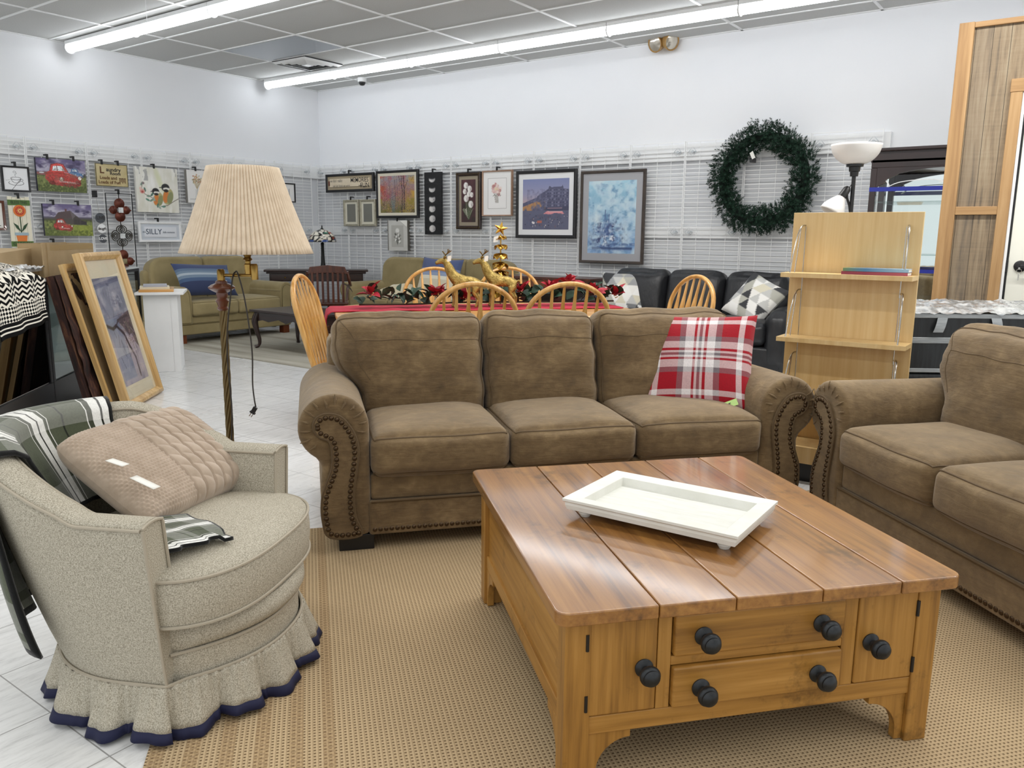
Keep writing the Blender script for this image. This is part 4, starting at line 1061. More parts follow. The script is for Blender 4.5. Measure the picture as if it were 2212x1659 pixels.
pillow_mesh(.62, .56, .17, 32, 32, .07).build('cover', stripes('blue_white_cloth', [(0, '#cfc7b0'), (.48, '#e1dccb'), (.56, '#8f9cb6'), (.64, '#7685ab'), (.74, '#4c587f')]), q, angle=180); place(q, (-6.55, 7.50, .72), -20, 4, 2)
mb = MB(); mb.grid(lambda u, v: (.30 * (u - .5) * 2 * (1 - .2 * v), .26 * (v - .5) * 2, .15 * (math.sin(PI * u) * math.sin(PI * v)) ** .5 + .03 * mnoise.noise(Vector((u * 5, v * 5, 2)))), 30, 26)
tag(mb.build('folded_blanket', M('cream_fleece', '#d9cfb2', .95, c2='#cbbf9e', ns=6, bs=14, bstr=.4, sheen=.3), loc=(-7.15, 7.48, .50), angle=180), 'bunched cream fleece blanket on the left end of the olive sofa', 'blanket')

# ------------------------------------------------------------------ grey rug, dark coffee table, desk corner
t_ = NT('grey_rug'); x, y, z = t_.sep(t_.coord())
c = t_.ramp(t_.noise(t_.coord((.4, 5, 1)), 1.3, 4), [(.35, '#918c7f'), (.5, '#a8a497'), (.65, '#b5b1a5')]); t_.set(color=c, rough=.95, spec=.1); t_.bump(t_.noise(t_.coord(), 90, 2), .3, .004)
tag(MB().box(-8.75, -4.7, 4.95, 7.1, 0, .006).build('area_rug', t_.m, smooth=False), 'grey-beige streaked area rug in front of the olive loveseat', 'rug')
t = thing('coffee_table', 'small dark coffee table with curved legs on the grey rug', 'coffee table', (-6.98, 5.78, .007), -1)
MB().box(-.57, .57, -.33, .33, .405, .43).build('table_top', m_dark, t, bevel=.008)
for sy in (-1, 1):
    q = [(-.5, .404), (.5, .404), (.5, .30), (.40, .315), (.3, .30), (.12, .335), (0, .30), (-.12, .335), (-.3, .30), (-.40, .315), (-.5, .30)]
    MB().prism(q, sy * .27 - .01, sy * .27 + .01).build('apron', m_dark, t, bevel=.003)
for sx in (-1, 1):
    MB().box(sx * .5 - .01, sx * .5 + .01, -.27, .27, .31, .404).build('apron', m_dark, t, bevel=.003)
    for sy in (-1, 1):
        pa = catmull([(sx * .50, sy * .265, .40), (sx * .525, sy * .29, .31), (sx * .515, sy * .28, .2), (sx * .495, sy * .262, .09), (sx * .50, sy * .27, .03), (sx * .53, sy * .295, .012)], 5)
        rs = [pw([(0, .034), (.2, .038), (.5, .024), (.8, .016), (.92, .02), (1, .024)], k / (len(pa) - 1)) for k in range(len(pa))]
        MB().tube(pa, rs, 10).build('leg', m_dark, t)
MB().box(.50, .575, -.345, -.335, .33, .40).build('price_tag', M('teal_tag', '#6fc0c4', .6), t, smooth=False)
DK = (-8.675, 7.39, 0)
t = thing('desk', 'dark wooden writing desk set across the room corner', 'desk', DK, 47)
MB().box(-.70, .70, 0, .36, .752, .782).build('top', m_dark, t, bevel=.008); MB().box(-.67, .67, .02, .34, .725, .752).build('moulding', m_dark, t, bevel=.01)
MB().box(-.63, .63, .035, .33, .62, .725).build('apron', m_dark, t)
for k in (-.42, 0, .42):
    d = MB().box(k - .19, k + .19, .024, .034, .635, .715).build('drawer', m_dark, t, bevel=.003); MB().lathe([(0, .022), (.012, .018), (.012, .008), (.006, 0)], 10, (k, .006, .675), axis='y').build('knob', m_brass, d)
for sx in (-.6, .6):
    for y in (.06, .30): MB().box(sx - .03, sx + .03, y - .03, y + .03, 0, .63).build('leg', m_dark, t, bevel=.004)
# banker's chair
t = thing('desk_chair', 'dark mahogany slat-back swivel chair in front of the corner desk', 'chair', (-7.42, 6.50, .006), 227)
MB().rbox((0, 0, .45), (.46, .44, .045), .02, (8, 8, 2), (0, 0, .004)).build('seat', m_mahog, t)
top = [(-.23, .80), (-.20, .885), (0, .905), (.20, .885), (.23, .80), (0, .815)]
MB().prism(top, .255, .285).build('back_rail', m_mahog, t, bevel=.006)
for k in range(7): MB().box(-.175 + .058 * k - .013, -.175 + .058 * k + .013, .225, .24, .46, .82).build('back_slat', m_mahog, t, bevel=.003, rot=(-.06, 0, 0), loc=(0, .02, .025))
for sx in (-1, 1):
    MB().tube(catmull([(sx * .225, .26, .83), (sx * .25, .22, .70), (sx * .26, .05, .66), (sx * .245, -.15, .655), (sx * .22, -.17, .6), (sx * .21, -.12, .46)], 6), .018, 8).build('arm', m_mahog, t)
MB().lathe([(0, .08), (.035, .08), (.035, .2), (.022, .21), (.022, .42), (.09, .43), (0, .43)], 16).build('column', m_mahog, t)
for k in range(4):
    a = PI / 4 + k * PI / 2; q = MB().tube(catmull([(0, 0, .16), (.12 * math.cos(a), .12 * math.sin(a), .15), (.25 * math.cos(a), .25 * math.sin(a), .07)], 5), .024, 8).build('base_leg', m_mahog, t)
    MB().lathe([(0, -.012), (.026, -.012), (.026, .012), (0, .012)], 14, (.25 * math.cos(a), .25 * math.sin(a), .026), axis='y').build('caster', m_black, q)
# stained glass lamp
t = thing('stained_glass_lamp', 'bronze table lamp with stained-glass shade on the corner desk', 'table lamp', (-8.66, 7.50, .783), 0)
m_bronze = M('dark_bronze', '#1c1d1c', .45, metal=.4)
MB().lathe([(0, 0), (.085, 0), (.086, .012), (.06, .03), (.035, .05), (.028, .09), (.022, .20), (.020, .34), (.026, .35), (.012, .37), (.012, .47), (0, .47)], 24).build('base', m_bronze, t)
nu_, nv_ = 72, 18; cols = np.ones((nu_ * nv_, 4)); seeds = [(rng.random(), rng.random()) for _ in range(46)]
pal = [hx(c) for c in ('#e8e2d2', '#e3ddce', '#8d3b33', '#2d4f9a', '#3d7a63', '#d9d2c0', '#a8524a', '#3b5ba6', '#e9e4d6')]
for i in range(nu_):
    for j in range(nv_):
        u, v = i / nu_, j / (nv_ - 1); ds = sorted((min(abs(u - a), 1 - abs(u - a)) ** 2 * 5 + (v - b) ** 2, k) for k, (a, b) in enumerate(seeds))
        c = pal[ds[0][1] % len(pal)] if v < .62 else pal[(ds[0][1] % 2)]
        if math.sqrt(ds[1][0]) - math.sqrt(ds[0][0]) < .035 or j == 0: c = (.07, .07, .07)
        cols[i * nv_ + j, :3] = lin(c)
MB().grid(lambda u, v: ((lambda r, z: (r * math.cos(2 * PI * u), r * math.sin(2 * PI * u), z))(pw([(0, .195), (.25, .178), (.6, .12), (.85, .055), (1, .02)], v), .375 + .17 * (1 - (1 - v) ** 1.6))), nu_, nv_, wu=True).build('lamp_shade', vcol('stained_glass', .15, coat=.5), t, cols=cols, angle=180)
MB().lathe([(0, .545), (.022, .545), (.02, .555), (.007, .565), (.009, .58), (.004, .60), (0, .61)], 14).build('finial', m_bronze, t)
MB().tube(catmull([(-.08, .0, .012), (-.14, -.03, .03), (-.20, -.05, .006), (-.26, -.02, .006)], 6), .003, 6).build('cord', m_cord, t)
# ------------------------------------------------------------------ dining set behind the sofa
DT = fr(50, 1.20, 5.50)
t = thing('dining_table', 'oak dining table with rounded ends behind the brown sofa', 'dining table', DT, 50)
def rrect(hx_, hy, r, n=8): return arc(hx_ - r, hy - r, r, 0, 90, n) + arc(-hx_ + r, hy - r, r, 90, 180, n) + arc(-hx_ + r, -hy + r, r, 180, 270, n) + arc(hx_ - r, -hy + r, r, 270, 360, n)
MB().prism(rrect(1.05, .56, .28), .722, .75, plane='xy').build('table_top', m_oak_h, t, bevel=.008, seg=3)
mb = MB(); mb.box(-.85, .85, -.42, -.40, .63, .722); mb.box(-.85, .85, .40, .42, .63, .722); mb.box(-.85, -.83, -.4, .4, .63, .722); mb.box(.83, .85, -.4, .4, .63, .722); mb.build('apron', m_oak_h, t)
for sx in (-1, 1):
    for sy in (-1, 1): MB().lathe([(0, 0), (.022, 0), (.03, .06), (.036, .2), (.028, .3), (.042, .42), (.03, .52), (.045, .6), (.045, .72), (0, .72)], 18, (sx * .79, sy * .36, 0)).build('leg', m_oak, t)
# red runner
def runner(u, v):
    s = lerp(-1.34, 1.0, u); y = lerp(-.06, .38, v) + .01 * math.sin(u * 23)
    R = .05; xe = -1.055
    if s > xe: return (s, y, .7535 + .002 * math.sin(s * 19 + v * 5))
    a = (xe - s) / R
    if a < PI / 2: return (xe - R * math.sin(a), y, .7535 - R * (1 - math.cos(a)))
    return (xe - R - .004 * math.sin(v * 12), y, .7535 - R - (xe - s - R * PI / 2))
o = MB().grid(runner, 70, 16).build('table_runner', M('red_cloth', '#a51d33', .9, c2='#b52c42', ns=30), loc=DT, rot=(0, 0, D2R(50)), angle=180)
md = o.modifiers.new('cloth', 'SOLIDIFY'); md.thickness = .005; md.offset = 1
tag(o, 'red cloth runner along the oak dining table, hanging over its left end', 'table runner')

HWD = .245
def windsor():
    t = thing('dining_chair', 'x', 'chair', (0, 0, 0), 0, 'oak hoop-back dining chairs')
    mb = MB(); mb.grid(lambda u, v: (lambda s, z, a: (.225 * s * math.copysign(abs(math.cos(a)) ** .7, math.cos(a)) * (1 - .06 * math.sin(a)), .205 * s * math.copysign(abs(math.sin(a)) ** .75, math.sin(a)), z))(*[(0, .425), (.9, .425), (1, .437), (1, .452), (.93, .462), (.6, .452), (0, .449)][int(round(v * 6))], 2 * PI * u), 40, 7, wu=True)
    mb.build('seat', m_oak_h, t, weld=True)
    lean_ = lambda z: .165 + .135 * (z - .455) / .545; bow = []
    for z in np.linspace(.455, .79, 8): bow.append((HWD * lerp(.84, 1.0, ((z - .455) / .345) ** .6), lean_(z), z))
    bow += [(HWD * math.cos(a), lean_(.80 + .205 * math.sin(a)), .80 + .205 * math.sin(a)) for a in np.linspace(0, PI, 25)]
    bow += [(-p[0], p[1], p[2]) for p in reversed(bow[:8])]
    MB().tube(bow, .0145, 10, flat=(1.0, 1.15)).build('hoop', m_oak, t)
    for k in range(6):
        x = -.15 + .06 * k; xt = x * 1.14; zt = .80 + .205 * (1 - (xt / HWD) ** 2) ** .5 - .008
        B, T_ = Vector((x, .168, .45)), Vector((xt, lean_(zt), zt)); mb = MB(); vs = []
        prof = [(0, .0075), (.28, .009), (.46, .0175), (.60, .021), (.66, .019), (.80, .009), (1, .0065)]
        for q, hw in prof:
            c = B.lerp(T_, q); th = .0075 if .4 < q < .7 else hw * .8
            vs += [(c.x - hw, c.y - th, c.z), (c.x + hw, c.y - th, c.z), (c.x + hw, c.y + th, c.z), (c.x - hw, c.y + th, c.z)]
        fs = [(4 * i + j, 4 * i + (j + 1) % 4, 4 * i + 4 + (j + 1) % 4, 4 * i + 4 + j) for i in range(len(prof) - 1) for j in range(4)]
        mb.add(vs, fs); mb.build('spindle', m_oak, t, bevel=.002)
    for sx in (-1, 1):
        for sy in (-1, 1):
            a, b = Vector((sx * .15, sy * .13, .43)), Vector((sx * .21, sy * .20, 0)); pa = [a.lerp(b, q) for q in (0, .2, .35, .5, .55, .6, .8, 1)]
            MB().tube(pa, [.014, .018, .022, .022, .016, .02, .016, .011], 10).build('leg', m_oak, t)
        MB().tube([(sx * .185, -.17, .2), (sx * .185, 0, .2), (sx * .185, .17, .2)], [.008, .013, .008], 8).build('stretcher', m_oak, t)
    MB().tube([(-.185, 0, .2), (0, 0, .2), (.185, 0, .2)], [.008, .013, .008], 8).build('stretcher', m_oak, t)
    return t
ch0 = windsor()
def chair_at(e, d, face, label, zoff=0, first=[True]):
    p = fr(50, e, d, zoff); rz = face + 90
    if first[0]: o = ch0; first[0] = False
    else: o = dup(ch0)
    o.location = p; o.rotation_euler = (0, 0, D2R(rz)); o['label'] = label; return o
chair_at(.865, 4.56, 140, 'oak hoop-back chair behind the middle cushion of the brown sofa, back to the camera')
chair_at(1.395, 4.53, 140, 'oak hoop-back chair behind the sofa in front of the poinsettias, back to the camera')
chair_at(.955, 6.03, -40, 'oak hoop-back chair across the dining table, behind the gold reindeer')
chair_at(1.53, 5.93, -40, 'oak hoop-back chair across the dining table, behind the gold tree', .005)
chair_at(.22, 5.14, 34, 'oak hoop-back chair seen edge-on at the left end of the dining table')
chair_at(2.24, 4.92, 238, 'oak hoop-back chair at the right end of the dining table, before the black sofa')

# poinsettia garland
GT = fr(50, 1.2, 5.66, .7565)
t = thing('poinsettia_garland', 'artificial poinsettia garland with red blooms and green leaves along the table runner', 'garland', GT, 50)
m_leaf = M('silk_leaf', '#1b3325', .6, c2='#2d4a38', ns=20); m_red = M('red_petal', '#8c1626', .6, c2='#b2283a', ns=14); m_twig = M('brown_twig', '#3a2a1c', .8)
def petal(mb, c, d, L, w_, curl, roll):
    d = Vector(d).normalized(); sd = d.cross(Vector((0, 0, 1))); sd = sd.normalized() if sd.length > .05 else Vector((1, 0, 0)); up_ = sd.cross(d); sd, up_ = sd * math.cos(roll) + up_ * math.sin(roll), up_ * math.cos(roll) - sd * math.sin(roll)
    pr = [(0, .08), (.2, .7), (.42, 1), (.7, .72), (.9, .3), (1, .02)]; vs = []
    for q, k in pr:
        m = Vector(c) + d * (L * q) + up_ * (curl * math.sin(PI * q * .6)); vs += [m - sd * (w_ * k) + up_ * (.012 * k), m, m + sd * (w_ * k) + up_ * (.012 * k)]
    mb.add(vs, [(3 * i + j, 3 * i + j + 1, 3 * i + 4 + j, 3 * i + 3 + j) for i in range(len(pr) - 1) for j in range(2)])
r_ = random.Random(5)
pth = catmull([(-.88, -.05, .03), (-.5, .0, .025), (-.1, .05, .03), (.35, .02, .03), (.7, .0, .03), (1.02, .03, .03)], 10)
MB().tube(pth, .006, 6).build('stem', m_twig, t)
for k, (x, y, z, n) in enumerate(((-.80, -.06, .10, 6), (-.34, -.02, .09, 7), (.28, .0, .10, 7), (.50, -.02, .12, 8), (.66, .03, .16, 7), (.84, -.05, .09, 7), (-.12, .04, .05, 5), (1.02, .0, .07, 5))):
    mb = MB()
    for j in range(n):
        a = 2 * PI * j / n + r_.random() * .5; petal(mb, (x, y, z), (math.cos(a), math.sin(a) * .8 - .25, .5 + .5 * math.sin(a * 2 + k) + r_.uniform(-.3, .3)), r_.uniform(.085, .125), r_.uniform(.026, .036), .02, r_.uniform(-.7, .7))
    for j in range(5): petal(mb, (x, y - .01, z), (r_.uniform(-1, 1), -.5, r_.uniform(-.2, 1)), .05, .016, .01, 0)
    q = mb.build('bloom', m_red, t, angle=180)
    mb = MB()
    for j in range(7): mb.lathe([(0, -.006), (.006, 0), (0, .006)], 6, (x + r_.uniform(-.016, .016), y - .025 + r_.uniform(-.01, .01), z + r_.uniform(-.012, .02)))
    mb.build('flower_centre', M('berry_gold', '#c9b27a', .4) if 'berry_gold' not in bpy.data.materials else bpy.data.materials['berry_gold'], q)
mb = MB()
for k in range(110):
    c = pth[r_.randrange(len(pth))]; a = r_.random() * 2 * PI; petal(mb, (c[0] + r_.uniform(-.05, .05), c[1] + r_.uniform(-.05, .04), .02 + r_.uniform(0, .1)), (math.cos(a), math.sin(a), r_.uniform(-.15, .9)), r_.uniform(.075, .12), r_.uniform(.026, .038), .02, r_.uniform(-.8, .8))
mb.build('leaves', m_leaf, t, angle=180)

# gold reindeer (each one continuous skinned body) and the gold tree
def skin(name, pts, edges, mat, parent, sub=2, branch=0.6):
    me = bpy.data.meshes.new(name); me.from_pydata([p[:3] for p in pts], edges, []); o = bpy.data.objects.new(name, me); COL.objects.link(o); me.materials.append(mat)
    sk = o.modifiers.new('skin', 'SKIN'); sk.branch_smoothing = branch; sk.use_smooth_shade = True
    for i, v in enumerate(me.skin_vertices[0].data): v.radius = pts[i][3] if isinstance(pts[i][3], tuple) else (pts[i][3],) * 2; v.use_root = i == 0
    sb = o.modifiers.new('sub', 'SUBSURF'); sb.levels = sub; sb.render_levels = sub; o.parent = parent; return o
def deer():
    t = thing('reindeer_figurine', 'x', 'figurine', (0, 0, 0), 0, 'gold reindeer figurines')
    # facing -x, feet at z 0
    P = [(0.0, 0, .205, (.048, .054)), (.07, 0, .205, (.050, .056)), (.125, 0, .200, (.044, .050)), (-.055, 0, .215, (.048, .054)), (-.076, 0, .26, (.046, .050)), (-.094, 0, .31, (.037, .039)), (-.113, 0, .348, (.027, .029)),
         (-.142, 0, .362, (.026, .027)), (-.168, 0, .352, (.018, .019)), (-.198, 0, .338, (.012, .012)), (.158, 0, .215, (.012, .012)), (.172, 0, .20, (.008, .008))]
    E_ = [(0, 1), (1, 2), (0, 3), (3, 4), (4, 5), (5, 6), (6, 7), (7, 8), (8, 9), (2, 10), (10, 11)]
    for sy, base, leg in ((1, 3, [(-.05, .030, .17, .026), (-.062, .032, .12, .017), (-.058, .032, .072, .012), (-.062, .032, .03, .010), (-.070, .032, .008, .012)]),
                          (-1, 3, [(-.04, -.030, .17, .026), (-.046, -.032, .12, .017), (-.040, -.032, .072, .012), (-.044, -.032, .03, .010), (-.052, -.032, .008, .012)]),
                          (1, 2, [(.128, .030, .165, .030), (.112, .032, .118, .020), (.146, .032, .076, .012), (.136, .032, .03, .010), (.126, .032, .008, .012)]),
                          (-1, 2, [(.118, -.030, .165, .030), (.098, -.032, .118, .020), (.132, -.032, .076, .012), (.120, -.032, .03, .010), (.110, -.032, .008, .012)])):
        o = len(P); P += leg; E_ += [(base, o)] + [(o + i, o + i + 1) for i in range(4)]
    skin('body', P, E_, bpy.data.materials['gold_foil'], t, 2)
    for s in (-1, 1):
        mb = MB(); petal(mb, (-.128, s * .014, .372), (.35, s * 1.0, .35), .045, .012, .006, .4); q = mb.build('ear', bpy.data.materials['gold_foil'], t, angle=180); q.modifiers.new('c', 'SOLIDIFY').thickness = .002
        mb = MB(); a = catmull([(-.132, s * .012, .376), (-.118, s * .03, .402), (-.098, s * .045, .418), (-.075, s * .05, .436)], 4); mb.tube(a, .0032, 6); mb.tube([a[4], (-.142, s * .035, .432)], .0026, 5); mb.tube([a[8], (-.098, s * .06, .448)], .0026, 5); mb.tube([a[5], (-.10, s * .03, .425), (-.085, s * .02, .44)], .0024, 5)
        mb.build('antler', M('antler_bronze', '#6d5a34', .35, metal=.9) if 'antler_bronze' not in bpy.data.materials else bpy.data.materials['antler_bronze'], t)
    mb = MB(); mb.lathe([(0, 0), (.004, 0), (0, .004)], 8, (-.197, 0, .341)); mb.build('nose', m_black, t)
    mb = MB(); mb.add([(-.10, -.05, .395), (-.07, -.055, .402), (-.074, -.055, .36), (-.104, -.05, .355)], [(0, 1, 2, 3)]); mb.tube([(-.10, -.03, .40), (-.085, -.05, .40)], .0008, 4); q = mb.build('hang_tag', m_paper, t, smooth=False)
    return t
M('gold_foil', '#86713a', .46, c2='#b59c5c', ns=34, metal=.75, bs=80, bstr=.9, bd=.006)
d1 = deer(); d1['label'] = 'gold foil reindeer on the dining table, left of the reindeer beside the gold tree'
d1.location = fr(50, 1.03, 5.58, .756); d1.rotation_euler = (0, 0, D2R(37)); d1.scale = (.92,) * 3
d2 = dup(d1, fr(50, 1.30, 5.60, .756), 34, 'gold foil reindeer standing beside the gold tree on the dining table')
TP = fr(50, 1.385, 5.88, .7545)
t = thing('gold_tree', 'small gold metal Christmas tree topped with a star on the dining table', 'ornament', TP, 36)
MB().lathe([(0, 0), (.05, 0), (.05, .006), (.006, .012), (.005, .52), (0, .52)], 16).build('trunk', m_gold, t)
mb = MB()
for k in range(7):
    z0 = .07 + .064 * k; R0 = .072 * (1 - .095 * k)
    for j in range(6):
        a = 2 * PI * j / 6 + k * .5; d = (math.cos(a), math.sin(a), -1.5); petal(mb, (math.cos(a) * .008, math.sin(a) * .008, z0 + .055), d, R0 * 1.45, R0 * .78, .012, .15 * (-1) ** j)
q = mb.build('metal_leaves', m_gold, t, angle=60); q.modifiers.new('c', 'SOLIDIFY').thickness = .0015
mb = MB(); st = [((.055 if i % 2 == 0 else .022) * math.sin(PI * i / 5 + .2), (.055 if i % 2 == 0 else .022) * math.cos(PI * i / 5 + .2)) for i in range(10)]
mb.add([(a, 0, b + .56) for a, b in st] + [(0, -.012, .56), (0, .012, .56)], [(i, (i + 1) % 10, 10) for i in range(10)] + [((i + 1) % 10, i, 11) for i in range(10)]); mb.build('star', m_gold, t, smooth=False)
MB().add([(-.05, -.02, .50), (-.015, -.03, .51), (-.02, -.03, .465), (-.055, -.02, .46)], [(0, 1, 2, 3)]).build('hang_tag', m_paper, t, smooth=False)

# ------------------------------------------------------------------ sideboard and black sofa at the back wall
t = thing('sideboard', 'low reddish-brown open sideboard between the olive and black sofas', 'sideboard', (-5.0, 7.50, 0), 0)
MB().box(-.62, .62, -.02, .42, .785, .815).build('top', m_mahog, t, bevel=.005)
for x in (-.60, .57): MB().box(x, x + .03, 0, .41, 0, .785).build('side_panel', m_mahog, t)
MB().box(-.57, .57, .005, .03, .70, .785).build('top_rail', M('reddish_rail', '#6b3f24', .35), t, smooth=False); MB().box(-.57, .57, .39, .41, 0, .785).build('back_panel', m_dark, t, smooth=False)
for z in (.06, .38): MB().box(-.57, .57, .02, .39, z, z + .025).build('shelf', m_mahog, t, smooth=False)
t = thing('sofa', 'black leather sofa with grey triangle cushions against the back wall', 'sofa', (-3.235, 7.02, 0), 0)
MB().box(-1.05, 1.05, .02, .9, .09, .30).build('base', m_leather, t, bevel=.03, seg=3)
for s in (-1, 1):
    MB().rbox((s * 1.01, .46, .36), (.23, .88, .52), .09, (4, 8, 6), (.012, .015, .035)).build('arm', m_leather, t)
    for y in (.08, .8): MB().box(s * .95 - .04, s * .95 + .04, y, y + .08, 0, .1).build('foot', m_black, t)
MB().box(-1.0, 1.0, .70, .93, .1, .80).build('back_frame', m_leather, t, bevel=.05, seg=3)
for k in range(3):
    c = -.61 + .61 * k
    def wk(px, py, pz, k=k): return (px, py - .014 * mnoise.noise(Vector((px * 9 + k, pz * 4, 2))) * (abs(px) / .3), pz + .02 * mnoise.noise(Vector((px * 5, k * 3, 4))))
    MB().rbox((c, .36, .41), (.605, .70, .19), .05, (8, 8, 4), (0, .02, .04), warp=wk).build('seat_cushion', m_leather, t)
    MB().rbox((0, 0, 0), (.61, .22, .50), .075, (12, 4, 12), (0, .06, .03), warp=wk).build('back_cushion', m_leather, t, loc=(c, .62, .665), rot=(D2R(-12), 0, 0))
def tri_pillow(label, seed, c, rx, rz, ry):
    q = thing('triangle_pillow', label, 'pillow', group='triangle print cushions'); mb = pillow_mesh(.48, .48, .17, 49, 49, .07); n = 49 * 49; cols = np.ones((2 * n, 4)); r = random.Random(seed)
    pal = [hx(x) for x in ('#e9e7e1', '#c4c4c1', '#9a9b9c', '#3c3d40', '#d8d2bd', '#7d7f81', '#eeede9', '#b3b2a8')]; cc = {}
    for s in range(2):
        for i in range(49):
            for j in range(49):
                u, v = i / 48 * 4.0, j / 48 * 4.6; row = int(v); f = v - row; uu = u + (row % 2) * .5; k = int(uu * 1); g = uu - k
                up_ = abs(g - .5) * 2 < 1 - f; key = (row, k if up_ else (k if g < .5 else k + 1), up_)
                if key not in cc: cc[key] = pal[r.randrange(8)]
                cols[s * n + i * 49 + j, :3] = lin(cc[key])
    mb.build('cover', m_fabric_print, q, cols=cols, angle=180); place(q, c, rx, rz, ry)
tri_pillow('grey triangle-print cushion upright at the left end of the black sofa', 3, (-3.98, 7.47, .675), -24, 18, 0)
tri_pillow('grey triangle-print cushion tipped over at the right end of the black sofa', 8, (-2.56, 7.42, .685), -34, -12, 24)
# ------------------------------------------------------------------ right side: wreath, lamp, cabinet, shelf unit, partition
WC = Vector((-2.57 * SC, YW - .10, CAMZ + (1.792 - CAMZ) * SC))
t = thing('wreath', 'large dark green artificial pine wreath hung on the back wall grid', 'wreath', WC, 0)
m_needle = M('pine_needles', '#0d261a', .75, c2='#19402b', ns=60)
mb = MB(); r_ = random.Random(2); Rm, rm = .415, .135
for k in range(2600):
    a = r_.random() * 2 * PI; b = r_.random() * 2 * PI; q = rm * math.sqrt(r_.random()) * (.75 + .3 * r_.random())
    rad = Rm + q * math.cos(b) + .015 * math.sin(5 * a); p = Vector((rad * math.cos(a), -q * math.sin(b) * .7 - .02, rad * math.sin(a)))
    out = Vector((math.cos(a) * math.cos(b), -abs(math.sin(b)) * .8 - .15, math.sin(a) * math.cos(b))); tang = Vector((-math.sin(a), 0, math.cos(a)))
    d = (out * .8 + tang * r_.uniform(-.2, 1.0) + Vector((r_.uniform(-.5, .5), r_.uniform(-.4, .2), r_.uniform(-.5, .5)))).normalized(); L = r_.uniform(.045, .085)
    x = d.cross(Vector((.3, .8, .5))).normalized(); y = d.cross(x)
    for j in range(7):
        f = (j + .5) / 7; an = j * 2.4
        for sg in (0, PI):
            s = x * math.cos(an + sg) + y * math.sin(an + sg); b0 = p + d * (L * f * .8); tip = b0 + (d * .75 + s).normalized() * (.030 * (1.15 - .5 * f)); w_ = d.cross(s).normalized() * .0036
            mb.add([b0 - w_, b0 + w_, tip], [(0, 1, 2)])
mb.build('needles', m_needle, t, smooth=False)
MB().tube([(Rm * math.cos(a), .0, Rm * math.sin(a)) for a in np.linspace(0, 2 * PI, 40)[:-1]], .045, 8, closed=True).build('wire_core', M('core_green', '#0b1a13', .9), t)
MB().add([(-.11, -.12, .25), (-.075, -.13, .27), (-.045, -.13, .205), (-.08, -.12, .19)], [(0, 1, 2, 3)]).build('price_tag', m_paper, t, smooth=False)
MB().box(-.14, -.105, -.03, .07, .17, .215).build('hook', m_black, t, bevel=.003)

t = thing('torchiere_lamp', 'black torchiere lamp with white bowl shade and reading arm behind the maple shelf unit', 'floor lamp', (-1.20, 5.03, 0), 0)
MB().lathe([(0, 0), (.13, 0), (.13, .015), (.03, .035), (.012, .05), (0, .05)], 28).build('base', m_black, t)
MB().lathe([(.0115, .04), (.0115, 1.64)], 14).build('pole', m_black, t)
MB().lathe([(0, 1.62), (.022, 1.62), (.024, 1.645), (.030, 1.648), (.032, 1.672), (.047, 1.675), (.047, 1.695), (0, 1.695)], 24).build('socket_cup', m_black, t)
s_ = MB().grid(lambda u, v: ((lambda r, z: (r * math.cos(2 * PI * u), r * math.sin(2 * PI * u), z))(pw([(0, .048), (.15, .075), (.35, .10), (.6, .122), (.8, .131), (1, .135)], v), lerp(1.692, 1.80, v ** 1.25))), 40, 12, wu=True).build('bowl_shade', m_frost, t, angle=180); s_.modifiers.new('g', 'SOLIDIFY').thickness = .004
dx = Vector((.81, .585, 0))
arm = MB().tube(catmull([Vector((0, 0, 1.38)), dx * -.012 + Vector((0, 0, 1.45)), dx * -.03 + Vector((0, 0, 1.50)), dx * -.032 + Vector((0, 0, 1.54))], 5), .007, 8).build('reading_arm', m_black, t)
mm = MB(); mm.M = Matrix.Translation(dx * -.036 + Vector((0, 0, 1.545))) @ Matrix.Rotation(D2R(35.9), 4, 'Z') @ Matrix.Rotation(.55, 4, 'Y')
mm.lathe([(0, .02), (.012, .018), (.022, .005), (.024, -.055), (0, -.055)], 18); mm.tube([(.004, 0, .015), (.008, 0, .045)], .003, 6); mm.build('lamp_holder', m_black, t)
mm2 = MB(); mm2.M = mm.M; mm2.grid(lambda u, v: ((lambda r, z: (r * math.cos(2 * PI * u), r * math.sin(2 * PI * u), z))(pw([(0, .024), (.3, .045), (.7, .066), (1, .07)], v), -.05 - .105 * v)), 30, 10, wu=True); q = mm2.build('reading_shade', m_frost, t, angle=180); q.modifiers.new('g', 'SOLIDIFY').thickness = .003

# curio cabinet
t = thing('curio_cabinet', 'tall dark cherry glass curio cabinet with blue tape, half hidden by the wood partition', 'cabinet', (-1.66, 7.52, 0), 0)
W_, H_ = 1.15, 2.02
m_curio = M('dark_cherry', '#21100f', .3, c2='#2d1715', ns=5, coat=.3)
for x in (0, W_ - .05): MB().box(x, x + .05, 0, .05, .12, 1.86).build('stile', m_curio, t, bevel=.004)
for x in (0, W_ - .05): MB().box(x, x + .05, .36, .41, .12, 1.86).build('rear_post', m_curio, t)
MB().box(-.01, W_ + .01, -.02, .42, 0, .13).build('plinth', m_curio, t, bevel=.008)
mb = MB(); mb.box(-.0, W_, 0, .42, 1.86, 1.93); mb.prism([(-.0, 1.90), (W_, 1.90), (W_ + .05, 2.0), (-.05, 2.0)], -.0, .42); mb.box(-.06, W_ + .06, -.05, .43, 1.995, 2.02); mb.build('cornice', m_curio, t, bevel=.006)
